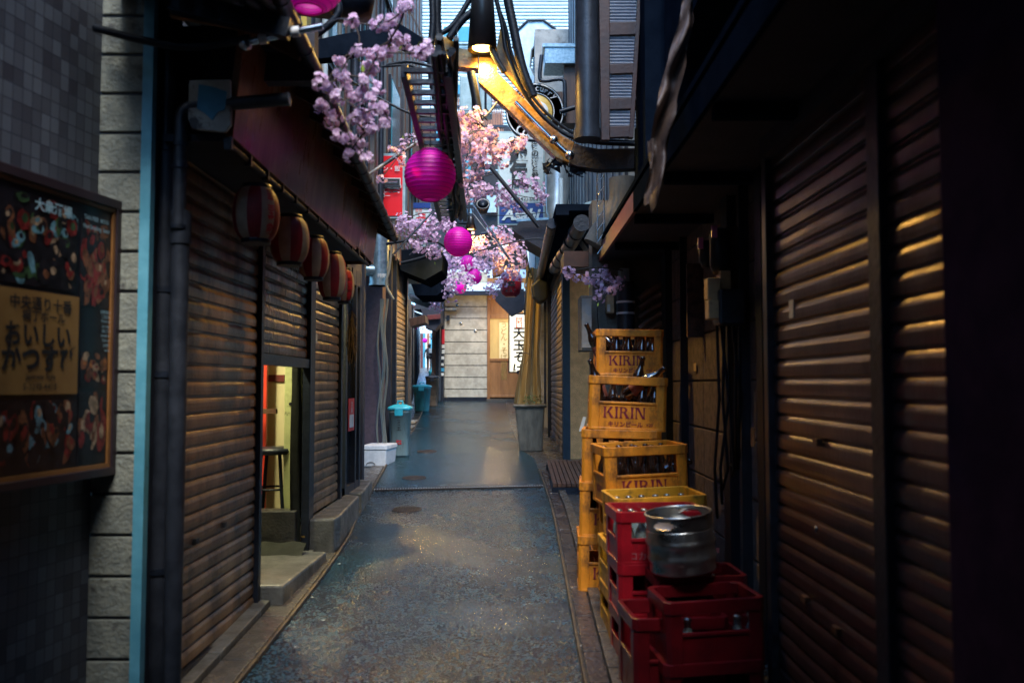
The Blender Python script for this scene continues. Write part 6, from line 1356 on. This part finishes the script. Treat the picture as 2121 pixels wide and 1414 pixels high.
# ================================================================== BINS, BOX, PLANTER, CURTAIN
def make_bin(nm, lab, px0, px1, py0, py1, Y, bm, lm, square=True, wheel=False, taper=.82, txt=False, lidh=.05):
    a_ = W(px0, py1, Y); b_ = W(px1, py0, Y); x_ = (a_.x+b_.x)/2; w_ = (b_.x-a_.x)/2; z0_ = gz(Y+w_); H_ = b_.z-z0_
    t_ = thing(nm, lab, 'bin', (x_, Y+w_, z0_)); c = Vector((x_, Y+w_, z0_))
    pw = 5 if square else 2
    def sq(r_, z_, n=36):
        out = []
        for j in range(n):
            a = 2*math.pi*j/n; k = (abs(math.cos(a))**pw+abs(math.sin(a))**pw)**(-1/pw) if square else 1
            out.append(c+Vector((r_*k*math.cos(a), r_*k*math.sin(a), z_)))
        return out
    def shell(prof, m_, name):
        mb = MB(); n = 36; vs = sum([sq(r_, z_) for r_, z_ in prof], []); k = len(prof)
        mb.add(vs, [(i*n+j, i*n+(j+1)%n, (i+1)*n+(j+1)%n, (i+1)*n+j) for i in range(k-1) for j in range(n)]+[tuple(range(n))[::-1], tuple(range((k-1)*n, k*n))], 0, True); return mb.build(name, m_, t_)
    shell([(w_*taper*.9,.01),(w_*taper*.92,.0),(w_*taper*.95,.02),(w_*.92,H_-lidh-.07),(w_*.97,H_-lidh-.068),(w_*.97,H_-lidh-.02),(w_*.93,H_-lidh-.018)], bm, 'body')
    l_ = shell([(w_*1.0,H_-lidh-.03),(w_*1.04,H_-lidh-.03),(w_*1.04,H_-lidh),(w_*.96,H_-lidh+.012),(w_*.5,H_-.012),(w_*.2,H_-.008)], lm, 'lid')
    mb = MB(); mb.tube([c+Vector((-w_*.22,0,H_-.015)), c+Vector((-w_*.2,0,H_+.03)), c+Vector((w_*.2,0,H_+.03)), c+Vector((w_*.22,0,H_-.015))], .013, 8); mb.build('handle', lm, l_)
    mb = MB(); mb.box(x_-.05, x_+.05, Y-.02, Y+.02, b_.z-lidh-.10, b_.z-lidh-.005); mb.build('clip', lm, t_, bevel=.006)
    if txt:
        mb = MB(); mb.vtext('伯冠', .075, (x_+.0, Y+.028, z0_+H_*.40), X0, (0,.06,1), bold=.02); mb.build('lettering', M['sticker'], t_)
        mb = MB(); mb.vtext('ゴミ王', .06, (x_-.0, Y+.016, z0_+H_*.72), X0, (0,.06,1), bold=.01); mb.build('faded_lettering', M['ink'], t_)
    return t_
make_bin('waste_bin', 'grey blue square bin with turquoise lid and red characters, next to the foam box', 801, 850, 836, 938, 10.5, mat('grey_blue_plastic', (.22,.31,.31), (.14,.21,.22), .5, streak=.3, sc_=8, dirt=(.06,.07,.07), dscale=8), M['bluelid'], txt=True)
make_bin('waste_bin', 'round weathered turquoise bin at the mouth of the side alley', 852, 892, 795, 848, 16.9, M['bluebin'], M['bluelid'], square=False, taper=.80, lidh=.04)
make_bin('waste_bin', 'brown square bin with a dark lid behind the round turquoise bin', 880, 908, 776, 836, 18.2, M['brownbin'], M['dark'], lidh=.04)
make_bin('waste_bin', 'turquoise lidded bin farther back, only its lid showing above the brown bin', 887, 900, 765, 800, 22.5, M['bluebin'], M['bluelid'], square=False)
make_bin('waste_bin', 'small dark grey bin on the left of the side alley near the walker', 853, 864, 742, 775, 30, M['brownbin'], M['dark'])
# curbside tray under the first bin, white litter
o = MB(); q = GD(870,880)
for i in range(5):
    y_ = 11.0+i*.9; x_ = at_y(ledge, y_); o.box(x_-.22, x_-.05, y_, y_+.62, gz(y_)+.005, gz(y_)+.045)
tag(o.build('kerb_slabs', M['fabrow'], bevel=.008, origin=(at_y(ledge,11),11,gz(11))), kind='structure')
# styrofoam box
fx = thing('foam_box', 'white styrofoam fish box with its lid on, on the ground by the bin', 'box', (0,0,0))
A_ = GD(748,960); Bq = GD(803,962); Y = 9.75
xl, xr = W(748,960,Y).x, W(800,960,Y).x; zb_ = gz(Y)+.0; zt_ = W(780,932,Y).z
mb = MB(); mb.hexa([(xl+.01,Y,zb_),(xr-.01,Y,zb_),(xr+.045,Y+.42,zb_+.02),(xl+.05,Y+.42,zb_+.02),(xl,Y-.005,zt_),(xr,Y-.005,zt_),(xr+.06,Y+.43,zt_),(xl+.05,Y+.43,zt_)]); mb.build('tray', M['foam'], fx, bevel=.012)
mb = MB(); mb.hexa([(xl-.008,Y-.014,zt_+.002),(xr+.008,Y-.014,zt_+.002),(xr+.07,Y+.44,zt_+.002),(xl+.04,Y+.44,zt_+.002),(xl-.004,Y-.01,zt_+.055),(xr+.004,Y-.01,zt_+.055),(xr+.066,Y+.435,zt_+.055),(xl+.044,Y+.435,zt_+.055)]); mb.build('lid', M['foam'], fx, bevel=.01)
mb = MB(); mb.tube([(xl+.11+.05*math.cos(a*math.pi/8), Y-.006, zb_+.02+.035*math.sin(a*math.pi/8)) for a in range(9)], .004, 5); mb.build('grip_line', M['greyw'], fx)
fx.location = (xl, Y, zb_)
for ch in fx.children: ch.location = (-xl, -Y, -zb_)
# planter and plant, curtain
pn_ = thing('planter_tub', 'tapered weathered grey square planter tub below the yellowed curtain', 'planter', (.2, 11.1, gz(11.1)))
a_ = W(1065,838,11.0); b_ = W(1130,838,11.0); c0_ = W(1076,930,11.0); c1_ = W(1124,935,11.0); zt_ = a_.z; zb_ = gz(11.0)
dp_ = .42
mb = MB(); mb.hexa([(c0_.x,11.03,zb_),(c1_.x,11.03,zb_),(c1_.x,11.03+dp_*.8,zb_+.02),(c0_.x,11.03+dp_*.8,zb_+.02),(a_.x+.01,11.0,zt_-.03),(b_.x-.01,11.0,zt_-.03),(b_.x-.01,11.0+dp_,zt_-.03),(a_.x+.01,11.0+dp_,zt_-.03)]); mb.build('tub', M['planter'], pn_, bevel=.02)
mb = MB(); P_ = [Vector((a_.x,10.99,zt_-.015)),Vector((b_.x,10.99,zt_-.015)),Vector((b_.x,11.0+dp_,zt_-.015)),Vector((a_.x,11.0+dp_,zt_-.015)),Vector((a_.x,10.99,zt_-.015))]; mb.tube(P_, .022, 8); mb.build('rim', M['planter'], pn_)
mb = MB(); rg = random.Random(8)
for i in range(150):
    p = Vector((rg.uniform(a_.x+.12,b_.x-.02), rg.uniform(11.02,11.3), zt_+rg.uniform(-.01,.11))); d = Vector((rg.gauss(0,1),rg.gauss(0,1),rg.uniform(0,1))).normalized()*.03; e = d.cross(Vector((0,0,1))).normalized()*.012
    mb.add([p, p+d*.5+e, p+d, p+d*.5-e], [(0,1,2,3)])
tag(mb.build('small_plant', M['leaf'], solid=False, origin=(.2,11.1,zt_)), 'low dark green plant growing in the grey planter tub', 'plant')
cu = thing('vinyl_curtain', 'yellowed vinyl curtain gathered and tied, hanging beside the lit sign', 'curtain', W(1100,560,12))
def cuf(u, v):   # v 0..1 down
    py = 555+(285)*v; 
    L_ = 1089-24*v**2+2*math.sin(v*5); Rr_ = 1125-3*math.sin(v*3)-3*v
    tie = math.exp(-((v-.62)/.16)**2)*2.5
    px = L_+tie+(Rr_-L_-2*tie)*u
    q = W(px, py, 12); return q+Vector((0,.075*math.sin(u*13+.9*math.sin(v*4))+.008*math.sin(u*41+v*3),0))
mb = MB(); mb.grid(cuf, 60, 30); mb.build('sheet', M['curt'], cu, solid=False)
mb = MB(); mb.tube(curve(wp([(1086,518),(1090,540),(1094,560),(1100,575)],11.9), 10), .03, 8); mb.tube(curve(wp([(1093,560),(1087,590),(1090,600)],11.85), 8), .012, 6); mb.build('gathered_top', M['bamboo'], cu)
mb = MB(); q = W(1088,733,11.88); mb.tube([q+Vector((-.06,0,0)), q+Vector((.0,-.03,.02)), q+Vector((.06,0,0))], .008, 6); mb.build('tie_string', M['straw'], cu)
o = MB(); o.slab(wp([(1100,590),(1120,572),(1136,580),(1134,620),(1118,628),(1104,615)], 11.5), (0,.3,0)); tag(o.build('rolled_awning', M['cable'], bevel=.03, origin=W(1118,600,11.5)), 'dark bundled awning cloth above the yellowed curtain', 'awning')
o = MB(); bxpx(o, 1127,1131,600,838,11.9,.05); bxpx(o, 1135,1139,560,905,11.7,.06); tag(o.build('upright_stand', M['dark'], origin=W(1133,900,11.7)), 'dark upright steel frame between the curtain and the slatted shutter', 'frame')
o = MB(); bxpx(o, 1110,1126,520,560,13.95,.02); tag(o.build('window', M['ac'], origin=W(1118,560,13.95)), 'small pale window above the curtain, below the eave', 'window')
o = MB(); o.slab([W(1199,893,6.6),W(1208,862,6.6),W(1214,864,6.6),W(1207,893,6.6)], (0,.004,0)); tag(o.build('paper_tag', M['paper'], origin=W(1205,880,6.6)), 'small white paper tag sticking out left of the second crate stack', 'tag')
o = MB(); rg = random.Random(6)
o.slab([GD(1190,985)+Vector((0,-1.6,.6))+Vector((0,0,0))]*1+[Vector((0,0,0))]*0+[GD(1190,985)+Vector((.03,-1.6,.6)), GD(1190,985)+Vector((.03,-1.6,.3)), GD(1190,985)+Vector((0,-1.6,.3))], (0,.05,0)) if False else None
# crumpled yellow litter at the step corner
q = W(627,1112,5.55); o = MB(); vs = [q+Vector((rg.uniform(-.022,.022),rg.uniform(-.02,.02),rg.uniform(-.02,.022))) for _ in range(8)]; o.add(vs, [(0,1,2),(0,2,3),(3,4,5),(1,4,6),(2,6,7),(0,5,7),(1,2,6),(3,5,0)]); tag(o.build('litter', M['leaflet'], solid=False, origin=q), 'crumpled yellow scrap on the sheet hem by the open bay', 'litter')
rg = random.Random(15); sp_ = [(702,1172),(773,1062),(1152,1030),(1225,1290),(1175,1165),(826,966),(1200,1350),(612,1345),(670,1290),(648,1242),(700,1105),(820,980),(1010,1095),(905,1070)]
for i, (px, py) in enumerate(sp_):
    q = GD(px, py)+Vector((0,0,.03 if i in (3,6) else .014)); o = MB(); s_ = rg.uniform(.008,.016)
    P_ = [q+Vector((s_*rg.uniform(-1,1),s_*rg.uniform(-1,1),rg.uniform(0,.004))) for _ in range(5)]
    o.add([q]+P_, [(0,1,2),(0,2,3),(0,3,4),(0,4,5)]); tag(o.build('litter', M['paper'], solid=False, origin=q), 'tiny scrap of pale litter on the wet ground', 'litter', 'litter scraps')

# ================================================================== PERSON
def person():
    Y = 49.0; foot = W(889,767,Y); k = 55*Y/F/1.70
    zg = gz(Y)
    t_ = thing('person', 'person in a dark coat with a pale backpack walking away down the side alley', 'person', (foot.x, Y, zg))
    V = [((0,0,.93),.15),((0,0,1.12),.15),((0,-.02,1.36),.17),((0,-.02,1.47),.07),((0,0,1.60),.095),((0,0,1.70),.07),
         ((-.19,0,1.38),.075),((-.29,.02,1.12),.055),((-.30,-.06,.86),.045),((.19,0,1.38),.075),((.27,.04,1.12),.055),((.24,-.02,.88),.045),
         ((-.10,0,.88),.12),((-.11,.06,.48),.085),((-.11,.16,.07),.05),((-.11,.06,.04),.045),((.10,0,.88),.12),((.11,-.10,.50),.085),((.10,-.04,.10),.05),((.10,-.14,.05),.045)]
    Ed = [(0,1),(1,2),(2,3),(3,4),(4,5),(2,6),(6,7),(7,8),(2,9),(9,10),(10,11),(0,12),(12,13),(13,14),(14,15),(0,16),(16,17),(17,18),(18,19)]
    me = bpy.data.meshes.new('body'); me.from_pydata([(v[0][0]*k, v[0][1]*k, v[0][2]*k) for v in V], Ed, []); me.materials.append(M['cloth'])
    o = bpy.data.objects.new('body', me); COL.objects.link(o); o.parent = t_
    o.modifiers.new('skin', 'SKIN')
    try:
        for i, v in enumerate(V): me.skin_vertices[0].data[i].radius = (v[1]*k, v[1]*k*.8)
        me.skin_vertices[0].data[0].use_root = True
    except Exception:
        pass
    s = o.modifiers.new('sub', 'SUBSURF'); s.levels = s.render_levels = 1
    mb = MB(); b = Vector((foot.x, Y, zg))
    mb.lathe([(0,1.52),(.09,1.54),(.11,1.62),(.10,1.70),(.05,1.75),(0,1.76)], (0,0,0), 14); mb.v = [b+v*k for v in mb.v]; mb.build('hair', M['hair'], t_)
    mb = MB(); mb.lathe([(.20,.80),(.21,1.0),(.19,1.25),(.20,1.38),(.10,1.46)], (0,0,0), 16); mb.v = [b+v*k for v in mb.v]; mb.build('coat', M['cloth'], t_)
    mb = MB(); mb.box(.0*k,.24*k,-.30*k,-.18*k,1.12*k,1.42*k); mb.v = [b+v for v in mb.v]; mb.build('backpack', M['bagm'], t_, bevel=.03)
person()

# ---- small extras: notices and cords that break up the plain walls
rg = random.Random(77)
for i, (px, py, X_, w_, h_, m_, lab) in enumerate(((1640,640,1.075,.05,.07,'paper','tiny pale sticker on the glossy right shutter'),(1560,905,1.145,.06,.09,'board','small rusted plate on the post beside the right shutter'),(655,700,XL+.022,.05,.07,'paper','small white sticker high on the far left shutter'),(1440,760,1.19,.07,.05,'plasticb','small beige plate on the dark block wall under the meters'))):
    q = SX(px, py, X_); o = MB(); sgn = -1 if X_ > 0 else 1
    xa_, xb_ = sorted((q.x, q.x+sgn*.003)); o.box(xa_, xb_, q.y-w_/2, q.y+w_/2, q.z-h_/2, q.z+h_/2)
    tag(o.build('sticker', M[m_], origin=q), lab, 'sticker')
for i, (px, py0, py1, Y, lab) in enumerate(((1239,552,720,6.9,'thin black cord dangling from the canopy corner over the crates'),(948,30,105,5.8,'thin black wire hanging left of the lamp shade'),(1118,500,600,11.3,'thin dark cord hanging beside the gathered curtain top'),(1600,560,1000,3.62,'thin grey cable stapled down the post beside the right shutter'))):
    P_ = [W(px+2*math.sin(k*1.1), py0+(py1-py0)*k/8, Y) for k in range(9)]; o = MB(); o.tube(P_, .004, 6)
    tag(o.build('cord', M['cable'], origin=P_[0]), lab, 'cord')
